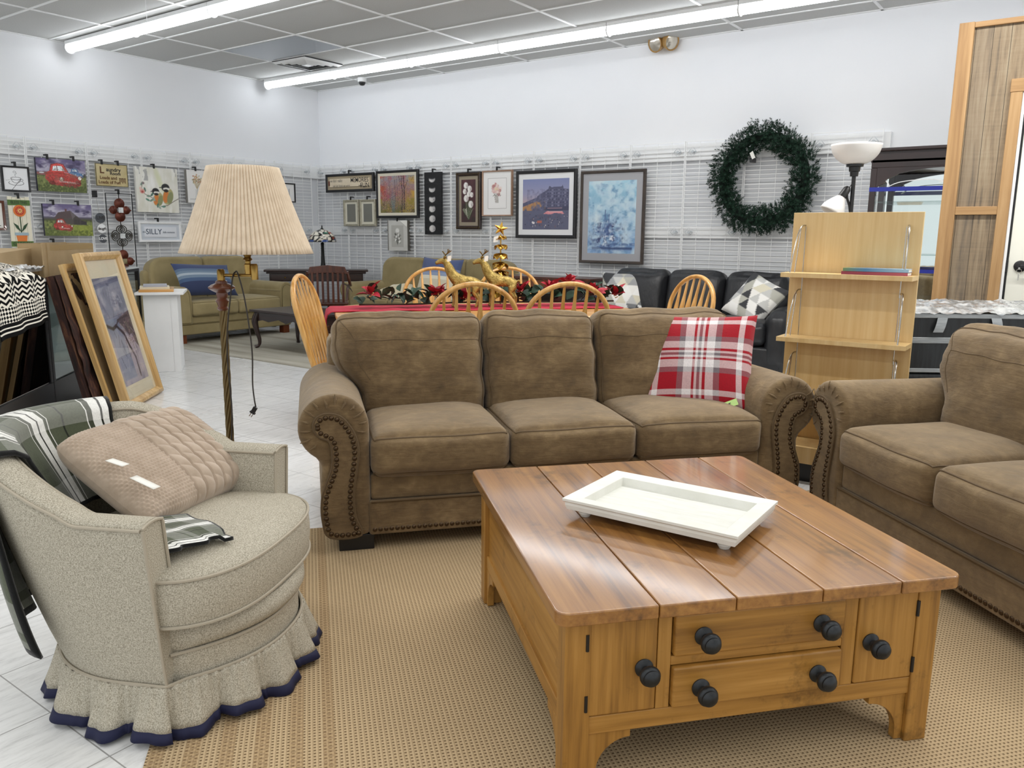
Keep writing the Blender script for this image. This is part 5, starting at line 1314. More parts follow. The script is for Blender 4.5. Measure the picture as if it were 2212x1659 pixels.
sc_ = [(.05, 1.87), (.05, 1.70)] + [(.05 + .06 * k / 4, 1.70 + .03 * k / 4) for k in range(1, 5)] + [(.13, 1.765), (.19, 1.79)] + [(x, 1.80 + .05 * (1 - ((x - W_ / 2) / (W_ / 2 - .19)) ** 2)) for x in np.linspace(.22, W_ - .22, 12)] + [(W_ - .19, 1.79), (W_ - .13, 1.765), (W_ - .11, 1.73), (W_ - .05, 1.70), (W_ - .05, 1.87)]
MB().prism(sc_, .004, .03).build('scalloped_header', m_curio, t, smooth=False)
MB().box(.05, W_ - .05, .395, .405, .13, 1.86).build('mirror_back', M('mirror', '#f2f5f4', .02, metal=1.0), t, smooth=False)
MB().add([(.05, .02, .13), (W_ - .05, .02, .13), (W_ - .05, .02, 1.8), (.05, .02, 1.8)], [(0, 1, 2, 3)]).build('glass_door', m_pane, t, smooth=False)
for z in (1.575, 1.13, .7): MB().box(.05, W_ - .05, .06, .39, z, z + .008).build('glass_shelf', m_pane, t, smooth=False)
for z, w_ in ((1.665, .035), (.985, .03)): MB().box(.0, W_, -.003, .0, z, z + w_).build('blue_tape', bpy.data.materials['blue_tape'], t, smooth=False)
mb = MB()
for x0, s in ((.12, 1), (W_ - .12, -1)): mb.tube(catmull([(x0, .016, 1.69), (x0 + s * .12, .016, 1.74), (x0 + s * .34, .016, 1.755), (x0 + s * .5, .016, 1.73)], 6), .004, 5, flat=(1, .3)); mb.tube(catmull([(x0, .016, 1.76), (x0 + s * .03, .016, 1.71), (x0 - s * .01, .016, 1.68)], 4), .006, 5, flat=(1, .3))
mb.build('etched_motif', m_white, t)

# reclaimed wood partition with a door
PY = 5.75; KP = 1.085; ZB = CAMZ - CAMZ / KP
m_plank = None
def planks():
    t_ = NT('reclaimed_planks'); x, y, z = t_.sep(t_.coord())
    pi_ = t_.math('FLOOR', t_.math('DIVIDE', x, .086)); wn = t_.node('ShaderNodeTexWhiteNoise', noise_dimensions='1D'); t_.link(pi_, wn.inputs['W'])
    st = t_.noise(t_.coord((14, 1, .8)), 2.2, 6, .65, .4); sw = t_.noise(t_.coord((2, 1, 40)), 2, 3)
    f = t_.math('ADD', t_.math('MULTIPLY', st, .88), t_.math('MULTIPLY', sw, .12))
    c = t_.ramp(f, [(.36, '#574a39'), (.5, '#8f7a5d'), (.66, '#a8987c')]); c = t_.mix(t_.math('MULTIPLY', wn.outputs[0], .45), c, '#7b7267')
    ln = t_.math('LESS_THAN', t_.math('FRACT', t_.math('DIVIDE', x, .086)), .03); t_.set(color=t_.mix(ln, c, '#3a3128'), rough=.7); t_.bump(st, .2, .004); return t_.m
m_cedar = wood('cedar_board', '#8d6a44', '#a98559', '#ba986c', axis=2, rough=.55, grain=50); m_cedar_h = wood('cedar_board_flat', '#8d6a44', '#a98559', '#ba986c', axis=0, rough=.55, grain=50)
pm = struct('wall_right', MB().box(-.76, -.43, PY, PY + .08, ZB, 2.44).box(-.43, 3.0, PY, PY + .08, 2.06, 2.44).box(.48, 3.0, PY, PY + .08, ZB, 2.06), planks())
def sub(name, b, mat, par=pm, bev=.003): return MB().box(*b).build(name, mat, par, bevel=bev)
sub('stile', (-.77, -.694, PY - .02, PY, ZB, 2.446), m_cedar); sub('top_rail', (-.694, 2.9, PY - .018, PY, 2.415, 2.444), m_cedar_h); sub('middle_rail', (-.694, -.486, PY - .018, PY, 1.404, 1.45), m_cedar_h)
sub('door_header', (-.49, .6, PY - .022, PY, 2.055, 2.125), m_cedar_h); sub('door_casing', (-.486, -.43, PY - .02, PY, ZB, 2.055), m_cedar); sub('door_casing', (.48, .54, PY - .02, PY, ZB, 2.055), m_cedar)
sub('door_jamb', (-.43, -.415, PY - .012, PY + .08, ZB, 2.055), m_white)
dr = struct('door_1', MB().box(-.405, .47, PY + .005, PY + .045, ZB + .01, 2.05), M('door_cream', '#e9e8dc', .4), bevel=.003)
MB().box(-.416, -.405, PY + .004, PY + .05, ZB + .002, 2.05).build('dark_gap', m_black, dr, smooth=False)
lv = MB().lathe([(0, 0), (.032, 0), (.032, -.008), (.026, -.012), (.014, -.014), (.012, -.045), (0, -.045)], 24, (-.345, PY + .005, 1.122), axis='y').build('lever_handle', m_black, dr)
lv2 = MB().box(-.345, -.235, PY - .045, PY - .032, 1.113, 1.131).build('lever', m_black, lv, bevel=.004)
MB().box(-.418, -.404, PY - .004, PY + .006, 1.085, 1.155).build('latch_plate', m_black, dr, bevel=.002)
mb = MB(); mb.tube([(-.345 + .012 * math.cos(a), PY - .05, 1.095 + .014 * math.sin(a)) for a in np.linspace(0, 2 * PI, 14)[:-1]], .0016, 5, closed=True); mb.box(-.348, -.342, PY - .051, PY - .0495, 1.045, 1.082); mb.box(-.349, -.341, PY - .06, PY - .04, 1.105, 1.117)
mb.build('key', m_chrome, lv)

for o in (pm, dr): o.scale = (KP, 1, KP); o.location = (0, 0, CAMZ * (1 - KP))
# wrapped box springs
m_bsf = M('black_ticking', '#15171a', .55, c2='#24282b', ns=5, nst=(9, 1, 1), lo=.4, hi=.62)
m_tape = M('grey_band', '#8b9093', .35, c2='#a0a5a8', ns=10, nst=(1, 1, 9))
for k, (z0, z1, lab) in enumerate(((0, .292, 'black box spring with grey bands, lowest of the stack behind the loveseat'), (.296, .590, 'black box spring with grey bands, in the middle of the stack behind the loveseat'), (.594, .895, 'plastic-topped black box spring on top of the stack behind the loveseat'))):
    p = fr(34, 1.885, 4.10, 0); q = thing('box_spring', lab, 'box spring', p, 34, 'stacked box springs')
    MB().box(0, 1.5, 0, .50, z0 + .0, z1).build('core', m_bsf, q, bevel=.02)
    MB().box(-.002, 1.502, -.003, .502, z0 + .0, z0 + .022).build('band', m_tape, q, bevel=.004)
    MB().box(-.002, 1.502, -.003, .502, z0 + .150, z0 + .182).build('band', m_tape, q, bevel=.004)
    if k == 2:
        MB().box(-.003, 1.503, -.004, .503, z1 - .022, z1 + .002).build('band', m_tape, q, bevel=.004)
        mb = MB(); mb.grid(lambda u, v: (-.004 + 1.51 * u, -.008 + .51 * v, z1 + .004 + .03 * sstep(.0, .3, v) + .016 * mnoise.noise(Vector((u * 22, v * 9, 1))) + .009 * mnoise.noise(Vector((u * 60, v * 20, 3)))), 120, 26)
        mb.build('plastic_wrap', M('grey_plastic', '#b4b7b9', .16, c2='#74787b', ns=20, lo=.4, hi=.62, coat=.5, bs=30, bstr=.5), q, angle=180)
        for xx, dz in ((.155, .075), (.42, .055), (.64, .06)): mb = MB(); mb.grid(lambda u, v: (xx + .05 * (u - .5) + (-.022 * v if xx < .3 else .006 * v), -.006 - .012 * math.sin(v * 2.2), z1 - .018 - dz * v), 4, 6); w2 = mb.build('loose_tape', m_tape, q, angle=180)

# maple display shelf
t = thing('display_shelf', 'maple laminate display stand with wire-braced shelves behind the sofas', 'shelf unit', (-1.022, 4.40, 0), .6)
hw = .3135
MB().box(-hw, hw, 0, .02, .02, 1.397).build('back_board', m_maple, t, bevel=.0015)
for k, z in enumerate((1.064, .728, .39)):
    MB().box(-hw, hw, -.165, -.001, z, z + .024).build('shelf', m_maple, t, bevel=.0015)
    for sx in (-1, 1):
        X = sx * (hw - .055); mb = MB()
        mb.tube(catmull([(X - .012 * sx, .005, z + .268), (X, -.03, z + .262), (X + .006 * sx, -.07, z + .22), (X + .012 * sx, -.115, z + .11), (X + .014 * sx, -.14, z + .02)], 6), .0036, 8)
        mb.tube([(X - .004, -.028, z + .262), (X - .004 + .006 * sx, -.075, z + .012)], .003, 6); mb.tube([(X - .016 * sx, -.012, z + .26), (X - .018 * sx, -.02, z - .09)], .0022, 5); mb.build('wire_brace', m_chrome, t)
MB().box(-hw, hw, -.22, -.001, .10, .19).build('base_box', m_maple, t, bevel=.002); MB().box(-hw, hw, -.20, .02, .0, .10).build('plinth', m_black, t, smooth=False)
bz = 1.0885
for k, (c, lab, w_) in enumerate((('#8d3040', 'thin red book lying flat at the bottom of the pair on the maple shelf', .305), ('#4c7fa8', 'thin blue and green book lying on the red book on the maple shelf', .30))):
    q = thing('book', lab, 'book', (-.885 + .004 * k, 4.40 - .085, bz + .0165 * k), .6 + k * 1.2, 'books on the maple shelf')
    st = NT('book_cover_%d' % k); x, y, z = st.sep(st.coord()); st.set(color=st.ramp(st.math('MULTIPLY_ADD', x, 3.2, .5), [(0, '#6f8a4e' if k else c), (.35, c), (.95, '#9dc0d8' if k else '#a8505c')]), rough=.25)
    MB().box(-w_ / 2, w_ / 2, -.06, -.058, .0, .0155).build('spine', st.m, q, smooth=False)
    mb = MB(); mb.box(-w_ / 2, w_ / 2, -.058, .06, 0, .0018); mb.box(-w_ / 2, w_ / 2, -.058, .06, .0138, .0155); mb.build('cover', st.m, q, smooth=False); MB().box(-w_ / 2 + .004, w_ / 2 - .003, -.057, .057, .0018, .0138).build('pages', m_paper, q, smooth=False)
# ------------------------------------------------------------------ pictures and signs hung on the wire grids
m_hook = M('black_hook', '#0f0f10', .4)
def hung(name, label, cat, wall, a0, a1, z0, z1, hooks=(0,), group=None):
    W_, H_ = (a1 - a0) * SC, (z1 - z0) * SC; a = (a0 + a1) / 2 * SC; z = CAMZ + ((z0 + z1) / 2 - CAMZ) * SC
    t = thing(name, label, cat, (a, 7.50 * SC, z) if wall == 'b' else (-8.66 * SC, a, z), 0 if wall == 'b' else 90, group)
    for h in hooks:
        mb = MB(); mb.box(h - .012, h + .012, -.004, .004, H_ / 2 - .012, H_ / 2 + .045); mb.box(h - .012, h + .012, .0, .06, H_ / 2 + .03, H_ / 2 + .045); mb.build('hook', m_hook, t, smooth=False)
    return t, W_, H_
def canvas(t, W_, H_, edge='#d9d5cc', d=.035):
    MB().box(-W_ / 2, W_ / 2, .001, d, -H_ / 2, H_ / 2).build('canvas_edge', M('canvas_edge_' + edge[1:], edge, .8), t, smooth=False)
def framed(t, W_, H_, fw, fmat, mat_c=None, mw=0, d=.03, liner=None, bead=False):
    mb = MB(); rframe(mb, W_, H_, [(0, d), (0, .0), (fw * .25, -.008), (fw * .8, -.004), (fw, .004), (fw, d)]); f = mb.build('frame', fmat, t, angle=30)
    if bead:
        mb = MB()
        for s in (-1, 1):
            k = int(H_ / .02)
            for i in range(k): mb.lathe([(0, -.008), (.007, -.003), (.007, .003), (0, .008)], 6, (s * (W_ / 2 - fw * .5), -.006, -H_ / 2 + H_ * (i + .5) / k))
            k = int(W_ / .02)
            for i in range(k): mb.lathe([(0, -.008), (.007, -.003), (.007, .003), (0, .008)], 6, (-W_ / 2 + W_ * (i + .5) / k, -.006, s * (H_ / 2 - fw * .5)))
        mb.build('carved_beading', M('old_gold', '#5a4a2c', .4, metal=.6) if 'old_gold' not in bpy.data.materials else bpy.data.materials['old_gold'], f)
    if liner:
        mb = MB(); rframe(mb, W_ - 2 * fw, H_ - 2 * fw, [(0, .02), (0, .003), (liner[0], .009), (liner[0], .02)]); mb.build('liner', M('liner_' + liner[1][1:], liner[1], .6), t, smooth=False)
    if mat_c: MB().box(-W_ / 2 + fw * .9, W_ / 2 - fw * .9, .010, .014, -H_ / 2 + fw * .9, H_ / 2 - fw * .9).build('mat_board', M('mat_' + mat_c[1:], mat_c, .75) if 'mat_' + mat_c[1:] not in bpy.data.materials else bpy.data.materials['mat_' + mat_c[1:]], t, smooth=False)
m_ink = M('dark_ink', '#34312f', .7); m_ink2 = M('grey_ink', '#8b857a', .7); m_ink3 = M('brown_ink', '#6b4a30', .7); m_blueink = M('slate_ink', '#4d5a6b', .7); m_wink = M('white_ink', '#f2f2f2', .7)
m_silver = M('silver_cream_frame', '#b5b09c', .35, c2='#9d9885', ns=20, metal=.3)

# ---- back wall
t, W_, H_ = hung('framed_sign', 'long black-framed sign reading MEMORIES and FUN near the room corner', 'sign', 'b', -8.555, -7.647, 1.816, 2.053)
framed(t, W_, H_, .035, m_blk_frame, '#a89a80'); s_ = MB().box(-W_ / 2 + .085, W_ / 2 - .075, .002, .010, -H_ / 2 + .075, H_ / 2 - .07).build('sign_board', M('cream_board', '#e2d5bd', .7, c2='#d6c6aa', ns=4), t, smooth=False)
text('lettering', "we didn't realize", .062, m_ink2, s_, (-W_ / 2 + .10, .0015, .030), align='LEFT', sx=.62); text('lettering', 'MEMORIES', .090, m_ink, s_, (W_ / 2 - .10, .0015, .030), align='RIGHT', sx=.86, bold=.0003)
text('lettering', 'we just knew we were', .058, m_ink2, s_, (-W_ / 2 + .16, .0015, -.042), align='LEFT', sx=.66); text('lettering', 'having', .03, m_ink, s_, (W_ / 2 - .265, .0015, -.045), sx=.8); text('lettering', 'FUN', .092, m_ink, s_, (W_ / 2 - .085, .0015, -.044), align='RIGHT', bold=.0003)
MB().box(-W_ / 2 + .062, -W_ / 2 + .088, -.001, .006, -.035, .03).build('red_tab', M('dark_red', '#5b1e18', .6), t, smooth=False)
for k, (a0, a1) in enumerate(((-8.225, -7.931), (-7.915, -7.622))):
    t, W_, H_ = hung('picture_frame', 'empty silver-cream frame under the MEMORIES sign, %s of the pair' % ('left', 'right')[k], 'picture frame', 'b', a0, a1, 1.371, 1.714, group='pair of empty silver frames')
    framed(t, W_, H_, .032, m_silver, '#dedac8'); MB().box(-W_ * .27, W_ * .27, .007, .009, -H_ * .335, H_ * .335).build('grey_insert', M('grey_insert', '#77776f', .25), t, smooth=False) if not k else MB().box(-W_ * .27, W_ * .27, .007, .009, -H_ * .335, H_ * .335).build('grey_insert', bpy.data.materials['grey_insert'], t, smooth=False)
t, W_, H_ = hung('framed_painting', 'black-framed painting of red and yellow autumn woods', 'framed picture', 'b', -7.600, -6.875, 1.472, 2.060, ())
framed(t, W_, H_, .035, m_blk_frame, liner=(.04, '#dcd5c2'))
p = Pic(100, 86, '#8a6a62'); p.grad([(0, '#6b6a3c'), (.3, '#8d7a5c'), (.55, '#a07370'), (1, '#9298a2')]); n = p.n(14, 12, 1, 3)
p.put((p.n(6, 6, 2) - .42) * 3 * (p.U < .75) * (p.V > .32), '#a8606a'); p.put((p.n(5, 5, 3) - .4) * 3.5 * np.clip((p.U - .66) * 5, 0, 1), '#c19a42'); p.put((p.n(5, 5, 5) - .4) * 4 * np.clip((.2 - p.U) * 8, 0, 1) * (p.V > .3), '#b5523f')
p.put((p.n(7, 6, 6) - .45) * 4 * (p.V < .38), '#96853a'); p.put((p.n(9, 5, 7) - .55) * 4 * (p.V < .25), '#4f4a2c'); p.ell(.38, .30, .07, .28, '#6d7f8d', k=.7, soft=.8)
for x, w_, c in ((.44, .008, '#5d5050'), (.50, .006, '#6b5c5c'), (.64, .012, '#3d3035'), (.70, .016, '#3a2c33'), (.28, .006, '#6e5658'), (.12, .005, '#6d4a44'), (.57, .005, '#7c6262')): p.line([(x, .1), (x + .01, .55), (x - .02, 1)], w_, c, .9)
p.line([(.70, .5), (.60, .8), (.55, 1)], .007, '#3f3238'); p.line([(.70, .6), (.80, .85)], .006, '#4a3a3c')
p.speck((n > .45) * 1.0, ['#c98f86', '#d8b25a', '#7f4a50', '#b9a4a0', '#4f4432'], 3, .35); p.mesh('artwork', W_ - .145, H_ - .145, t, .008)
t, W_, H_ = hung('flower_canvas', 'small grey floral canvas with a folded white corner under the autumn painting', 'canvas print', 'b', -7.410, -7.064, 1.065, 1.443)
canvas(t, W_, H_, '#5d5a54', .06); p = Pic(44, 48, '#d2d1cc'); p.put((p.n(5, 5, 1) - .4) * .8, '#c2c1bb'); p.poly([(.2, .12), (.8, .12), (.8, .84), (.2, .84)], '#b3b2ab', .8)
for k in range(16):
    a = k * 1.1; p.ell(.5 + .13 * math.sin(a), .42 + .018 * k - .15, .035, .05, ['#5f5e58', '#8d8c85', '#efeee9'][k % 3], a)
p.ell(.5, .66, .09, .08, '#e9e8e3'); p.line([(.5, .6), (.5, .2)], .012, '#6d6c66'); p.line([(.03, .02), (.03, .98)], .03, '#77746e'); p.mesh('artwork', W_, H_, t, 0)
MB().add([(W_ * .12, -.004, H_ * .5), (W_ * .5, -.004, H_ * .5), (W_ * .5, -.01, H_ * .28)], [(0, 1, 2)]).build('folded_corner', m_paper, t, smooth=False)
t, W_, H_ = hung('moon_panel', 'tall narrow black panel with a column of six pale egg-shaped moon phases', 'wall panel', 'b', -6.770, -6.499, 1.271, 2.014)
MB().box(-W_ / 2, W_ / 2, .001, .03, -H_ / 2, H_ / 2).build('board', m_blk_frame, t, smooth=False); p = Pic(44, 110, '#101113')
for k in range(6):
    cy = .10 + .158 * k; h = [1.0, .96, .84, .68, .52, .42][k]; R_e = .18; p.ell(.46, cy, R_e, .055, '#d9d6d3'); p.put(np.clip((p.U - .46) / .4 + .1, 0, .5) * (np.hypot((p.U - .46) / R_e, (p.V - cy) / .055) < 1), '#77737a')
    if k >= 2: p.ell(.46, cy + .055 * (2.0 * h + .05) , R_e * 1.35, .056, '#101113', soft=.4)
    if k < 4: p.ell(.56, cy - .012, .022, .008, '#2a2a2c')
p.mesh('artwork', W_, H_, t, 0)
t, W_, H_ = hung('framed_print', 'ornate dark-framed print of white tulips on maroon', 'framed picture', 'b', -6.269, -5.899, 1.336, 1.991)
framed(t, W_, H_, .045, m_dark, '#9a8f7c', bead=True); p = Pic(46, 104, '#4a2b2f'); p.put((p.n(3, 6, 1) - .4) * 1.5, '#5f3439'); p.put((p.n(4, 5, 2) - .3) * 1.6 * (p.V < .45), '#2f2a24')
for k in range(9): p.line([(.5 + .05 * math.sin(k), .08), (.35 + .05 * k, .25), (.3 + .06 * k, .5)], .02, ['#5d6a4c', '#7d8a68', '#43503a'][k % 3], .8)
for k in range(5): p.poly([(.45, .1), (.08 + .18 * k, .30), (.2 + .16 * k, .34)], ['#8b957a', '#c6c9b4', '#55614a'][k % 3], .8)
for x, y, s in ((.32, .86, 1), (.58, .78, 1), (.24, .72, .85), (.52, .66, .9), (.72, .64, .8), (.34, .56, 1.1), (.66, .42, 1.1)):
    p.ell(x, y, .15 * s, .075 * s, '#e8e4de'); p.ell(x - .05, y + .012, .05 * s, .06 * s, '#f6f3ef'); p.ell(x + .08, y - .01, .04 * s, .05 * s, '#b9aead'); p.line([(x - .08, y + .05), (x + .02, y - .02), (x + .1, y + .05)], .012, '#cfc7c4')
p.mesh('artwork', W_ - .17, H_ - .18, t, .009)
t, W_, H_ = hung('framed_print', 'pale wood-framed print of pink flowers on white paper', 'framed picture', 'b', -5.876, -5.446, 1.485, 1.997)
framed(t, W_, H_, .018, M('rose_wood_frame', '#a88872', .4), '#efeeec'); p = Pic(56, 80, '#f3f1ef')
for k in range(30):
    r = np.random.default_rng(k + 50); a, q = r.uniform(0, 6.28), r.uniform(0, .21); x, y = .5 + q * math.cos(a) * 1.2, .64 + q * math.sin(a) * .9; p.ell(x, y, r.uniform(.05, .09), r.uniform(.03, .055), ['#d6a7a4', '#e7c9c2', '#c48a8c', '#efdcd4', '#b77f7a', '#e8d5b4'][k % 6], a, .9, .4)
for k in range(14): p.line([(.5 + .012 * (k - 7), .2 + .01 * (k % 3)), (.46 + .03 * (k - 7) * .6, .5)], .007, ['#9a948e', '#b9a9a4', '#8a8d80'][k % 3], .7); p.ell(.3 + .03 * k, .42 + .02 * (k % 4), .025, .012, '#7f7f76', k, .7)
for a, b in (((.03, .03), (.97, .03)), ((.97, .03), (.97, .97)), ((.97, .97), (.03, .97)), ((.03, .97), (.03, .03))): p.line([a, b], .008, '#a9a5a2')
p.mesh('artwork', W_ - .17, H_ - .17, t, .009)
t, W_, H_ = hung('framed_print', 'large black-framed print of a dusky city corner with pink awnings', 'framed picture', 'b', -5.391, -4.598, 1.242, 1.976, ())
framed(t, W_, H_, .038, m_blk_frame, '#e8e9ea'); p = Pic(110, 122, '#8d8fae'); p.grad([(0, '#6f7080'), (.25, '#5f6178'), (.4, '#57597a'), (.55, '#b7a3ab'), (.7, '#9c9bb8'), (1, '#7f88b2')])
p.poly([(.0, .52), (.1, .56), (.32, .64), (.32, .66), (.42, .72), (.56, .80), (.58, .86), (.62, .83), (.84, .84), (.86, .87), (.88, .80), (1, .78), (1, .36), (0, .36)], '#595a74'); p.put(((p.n(20, 22, 4) - .45) * 2.2) * (p.V < .80) * (p.V > .38) * (p.U > .1), '#787893')
for k in range(12):
    x = .46 + .045 * k
    for y in (.76, .70, .64, .58, .52, .46): p.poly([(x, y), (x + .016, y), (x + .016, y + .03), (x, y + .03)], '#393b55' if (k + int(y * 50)) % 3 else '#8f8ca4', .8)
p.poly([(.5, .36), (1, .36), (1, .46), (.46, .44)], '#45465e', .9); p.put((p.n(12, 10, 6) - .42) * 5 * (p.V > .36) * (p.V < .56) * (p.U < .5) * (p.V < .40 + .35 * p.U + .05), '#b4865a'); p.put((p.V < .38), '#62647c'); p.put((p.n(8, 14, 9) - .45) * 2 * (p.V < .36), '#54566c')
p.poly([(.46, .315), (.54, .365), (.86, .36), (.90, .31), (.70, .33), (.62, .30)], '#d98f96'); p.poly([(.55, .345), (.86, .345), (.87, .36), (.56, .365)], '#eab4b4'); p.line([(.55, .42), (.85, .425)], .006, '#c9a4ac'); r = np.random.default_rng(9)
for k in range(90):
    x, y = r.uniform(.05, .97), r.uniform(.05, .33); s = .6 + (.33 - y) * 2; p.ell(x, y, .006 * s, .014 * s, ['#2b2c3c', '#3a3247', '#d9cfc9', '#8b5a50', '#4a5b7a'][k % 5], 0, .9)
p.poly([(.33, .13), (.43, .13), (.43, .18), (.33, .18)], '#b5695a'); p.ell(.245, .135, .03, .02, '#e6e1e2'); p.ell(.225, .15, .014, .014, '#efeaea'); p.mesh('artwork', W_ - .20, H_ - .205, t, .009)
t, W_, H_ = hung('framed_print', 'largest framed print, misty blue sailing ship with grey mat', 'framed picture', 'b', -4.543, -3.783, .985, 1.942, ())
framed(t, W_, H_, .032, M('bronze_brown_frame', '#4b4038', .4, c2='#3a312c', ns=5), '#a9a9ad'); p = Pic(100, 150, '#9fc0d6'); p.grad([(0, '#8fb0d6'), (.1, '#7a9cc9'), (.2, '#8fb2d6'), (.45, '#a9c9df'), (.8, '#8fbbd3'), (1, '#a9d3e4')])
p.put((p.n(7, 10, 2, 4) - .42) * 2.4, '#c7dde6'); p.put((p.n(9, 14, 5, 4) - .52) * 4, '#6d97bb'); p.put((p.n(4, 5, 7) - .5) * 3, '#d4e4ea')
m_ = np.exp(-(((p.U - .42) / .28) ** 2 + ((p.V - .27) / .17) ** 2)); p.put(m_ * (p.n(16, 22, 11, 3) - .33) * 3.2, '#3f5484'); p.put(m_ * (p.n(22, 26, 14, 3) - .5) * 5, '#2c2f52'); p.put(m_ * (p.n(20, 24, 15, 2) - .58) * 6, '#e1e6ee')
for x, h, k in ((.36, .60, 9), (.44, .54, 8), (.27, .42, 7)): p.line([(x, .2), (x + .01, h)], .008, '#42507c', .7); p.poly([(x - .10, .24), (x + .01, h - .03), (x + .09, .25)], '#54709f', .35)
p.put(np.exp(-((p.V - .075) / .018) ** 2) * (np.abs(p.U - .52) < .42) * .9, '#33456f'); p.put((np.abs(p.V - .13) < .02) * (p.n(12, 4, 3) > .45) * .6, '#4a628f'); p.put((p.n(6, 30, 21, 2) > .58) * .35, '#c3d8e6'); p.mesh('artwork', W_ - .215, H_ - .23, t, .009)

# ---- left wall
t, W_, H_ = hung('framed_print', 'black-framed line drawing of a steaming coffee cup', 'framed picture', 'l', 3.538, 3.794, 1.645, 1.890)
framed(t, W_, H_, .02, m_blk_frame); p = Pic(60, 60, '#f0f1f3')
p.line([(.30 + .0 * k, .0) for k in range(1)] + [(.5 + .2 * math.cos(a), .52 + .06 * math.sin(a)) for a in np.linspace(0, 6.3, 24)], .010, '#3a3a3c'); p.line([(.30, .52), (.34, .40), (.42, .33), (.58, .33), (.66, .40), (.70, .52)], .010, '#3a3a3c'); p.line([(.5 + .30 * math.cos(a), .32 + .10 * math.sin(a)) for a in np.linspace(2.6, 6.8, 24)], .010, '#3a3a3c'); p.line([(.70, .50), (.78, .48), (.76, .41), (.68, .40)], .009, '#3a3a3c')
p.line([(.5, .60), (.46, .68), (.54, .74), (.50, .80)] + [(.46 + .05 * math.cos(a), .80 + .04 * math.sin(a)) for a in np.linspace(0, 5, 12)], .008, '#55565a'); p.line([(.1, .42), (.28, .46)], .006, '#8a8b8f'); p.mesh('artwork', W_ - .035, H_ - .035, t, .006)
def truck(p, cx, cy, s, col, old=0):
    before = p.a.copy()
    q = lambda pts: [(cx + a * s, cy + b * s * p.w / p.h) for a, b in pts]
    d, l = ('#6b2a24', '#d3716a') if col == 'r' else ('#3f5878', '#93aed0'); m = '#b5453f' if col == 'r' else '#5f83ae'
    p.poly(q([(-.42, -.02), (-.40, .12), (-.30, .16), (.10, .14), (.34, .06), (.42, -.04), (.42, -.14), (.30, -.22), (-.1, -.18), (-.30, -.14)]), m); p.poly(q([(-.30, .14), (-.26, .30), (-.12, .34), (.02, .32), (.12, .15)]), m); p.poly(q([(-.24, .17), (-.21, .28), (-.02, .29), (.06, .17)]), '#c9cfd2'); p.line(q([(-.30, .16), (-.26, .31), (-.10, .35), (.03, .33), (.13, .15)]), .008, d)
    p.ell(cx - .10 * s, cy - .05 * s * p.w / p.h, .11 * s, .09 * s, l, .3, .6, .5); p.ell(cx + .20 * s, cy + .08 * s * p.w / p.h, .15 * s, .035 * s * p.w / p.h, l, -.25, .7); p.poly(q([(-.1, -.05), (.38, -.09), (.40, -.13), (-.08, -.09)]), '#d9b9b4', .8); p.poly(q([(-.06, -.12), (.36, -.16), (.34, -.20), (-.04, -.15)]), '#a04a44', .9)
    for k in range(5): p.line(q([(.02 + .07 * k, -.10 - .01 * k), (.03 + .07 * k, -.17 - .004 * k)]), .004, '#4a1f1c' if col == 'r' else '#2d3e55', .8)
    p.line(q([(-.40, .10), (-.1, .12), (.12, .10), (.36, .02)]), .006, d, .8); p.line(q([(-.12, .17), (-.13, .30)]), .008, d); p.line(q([(-.26, .02), (-.2, -.16)]), .006, d, .7); p.ell(cx + .36 * s, cy - .10 * s * p.w / p.h, .07 * s, .07 * s, d, 0, .6)
    for x, y in ((-.04, -.02), (.40, .02)): p.ell(cx + x * s, cy + y * s * p.w / p.h, .042 * s, .042 * s * p.w / p.h, '#efe9dc'); p.line([(cx + (x + .05 * math.cos(a)) * s, cy + (y + .05 * math.sin(a)) * s * p.w / p.h) for a in np.linspace(0, 6.3, 10)], .005, d)
    p.ell(cx - .26 * s, cy - .12 * s * p.w / p.h, .08 * s, .07 * s, d, 0, .7)
    mk = np.abs(p.a - before).sum(2) > .02; nz = p.n(40, 30, 77, 3); sh = (nz - .5) * .55 + (p.V - cy) * .5; p.a = np.where(mk[..., None], np.clip(p.a * (1 + sh[..., None]), 0, 1), p.a); p.put(mk * (p.n(18, 14, 78) > .62) * .5, '#7a5a4a' if col == 'r' else '#8795a5')
def field(seed):
    p = Pic(150, 100, '#6f6788'); p.grad([(0, '#5f6a3c'), (.45, '#7d8550'), (.5, '#4f5238'), (.58, '#5a5468'), (.62, '#a7a2b5'), (.8, '#7d7596'), (1, '#675c86')]); p.put((p.n(5, 6, seed) - .42) * 3 * (p.V > .6), '#c0bccb'); p.put((p.n(6, 8, seed + 1) - .55) * 4 * (p.V > .6), '#4d4665'); p.put((p.n(30, 16, seed + 2, 2) - .45) * 2 * (p.V < .5), '#3f4a26'); p.put((p.n(26, 14, seed + 3, 2) - .5) * 2.4 * (p.V < .42), '#97a05a'); return p
t, W_, H_ = hung('canvas_print', 'canvas print of a rusty red old truck in a field under purple clouds', 'canvas print', 'l', 3.861, 4.345, 1.664, 1.988, (-.14, .14))
canvas(t, W_, H_, '#3b3a48'); p = field(3); truck(p, .80, .56, .34, 'b'); p.ell(.12, .54, .14, .05, '#8d5a58'); p.ell(.10, .56, .05, .025, '#c9c9cc'); truck(p, .52, .42, .86, 'r'); p.put((p.n(40, 30, 31, 1) > .52) * (p.V < .20) * .8, '#4e5a30'); p.mesh('artwork', W_, H_, t, 0)
t, W_, H_ = hung('canvas_print', 'canvas print of an old barn with a small red truck in green grass', 'canvas print', 'l', 3.888, 4.370, 1.222, 1.541, (-.15, .12))
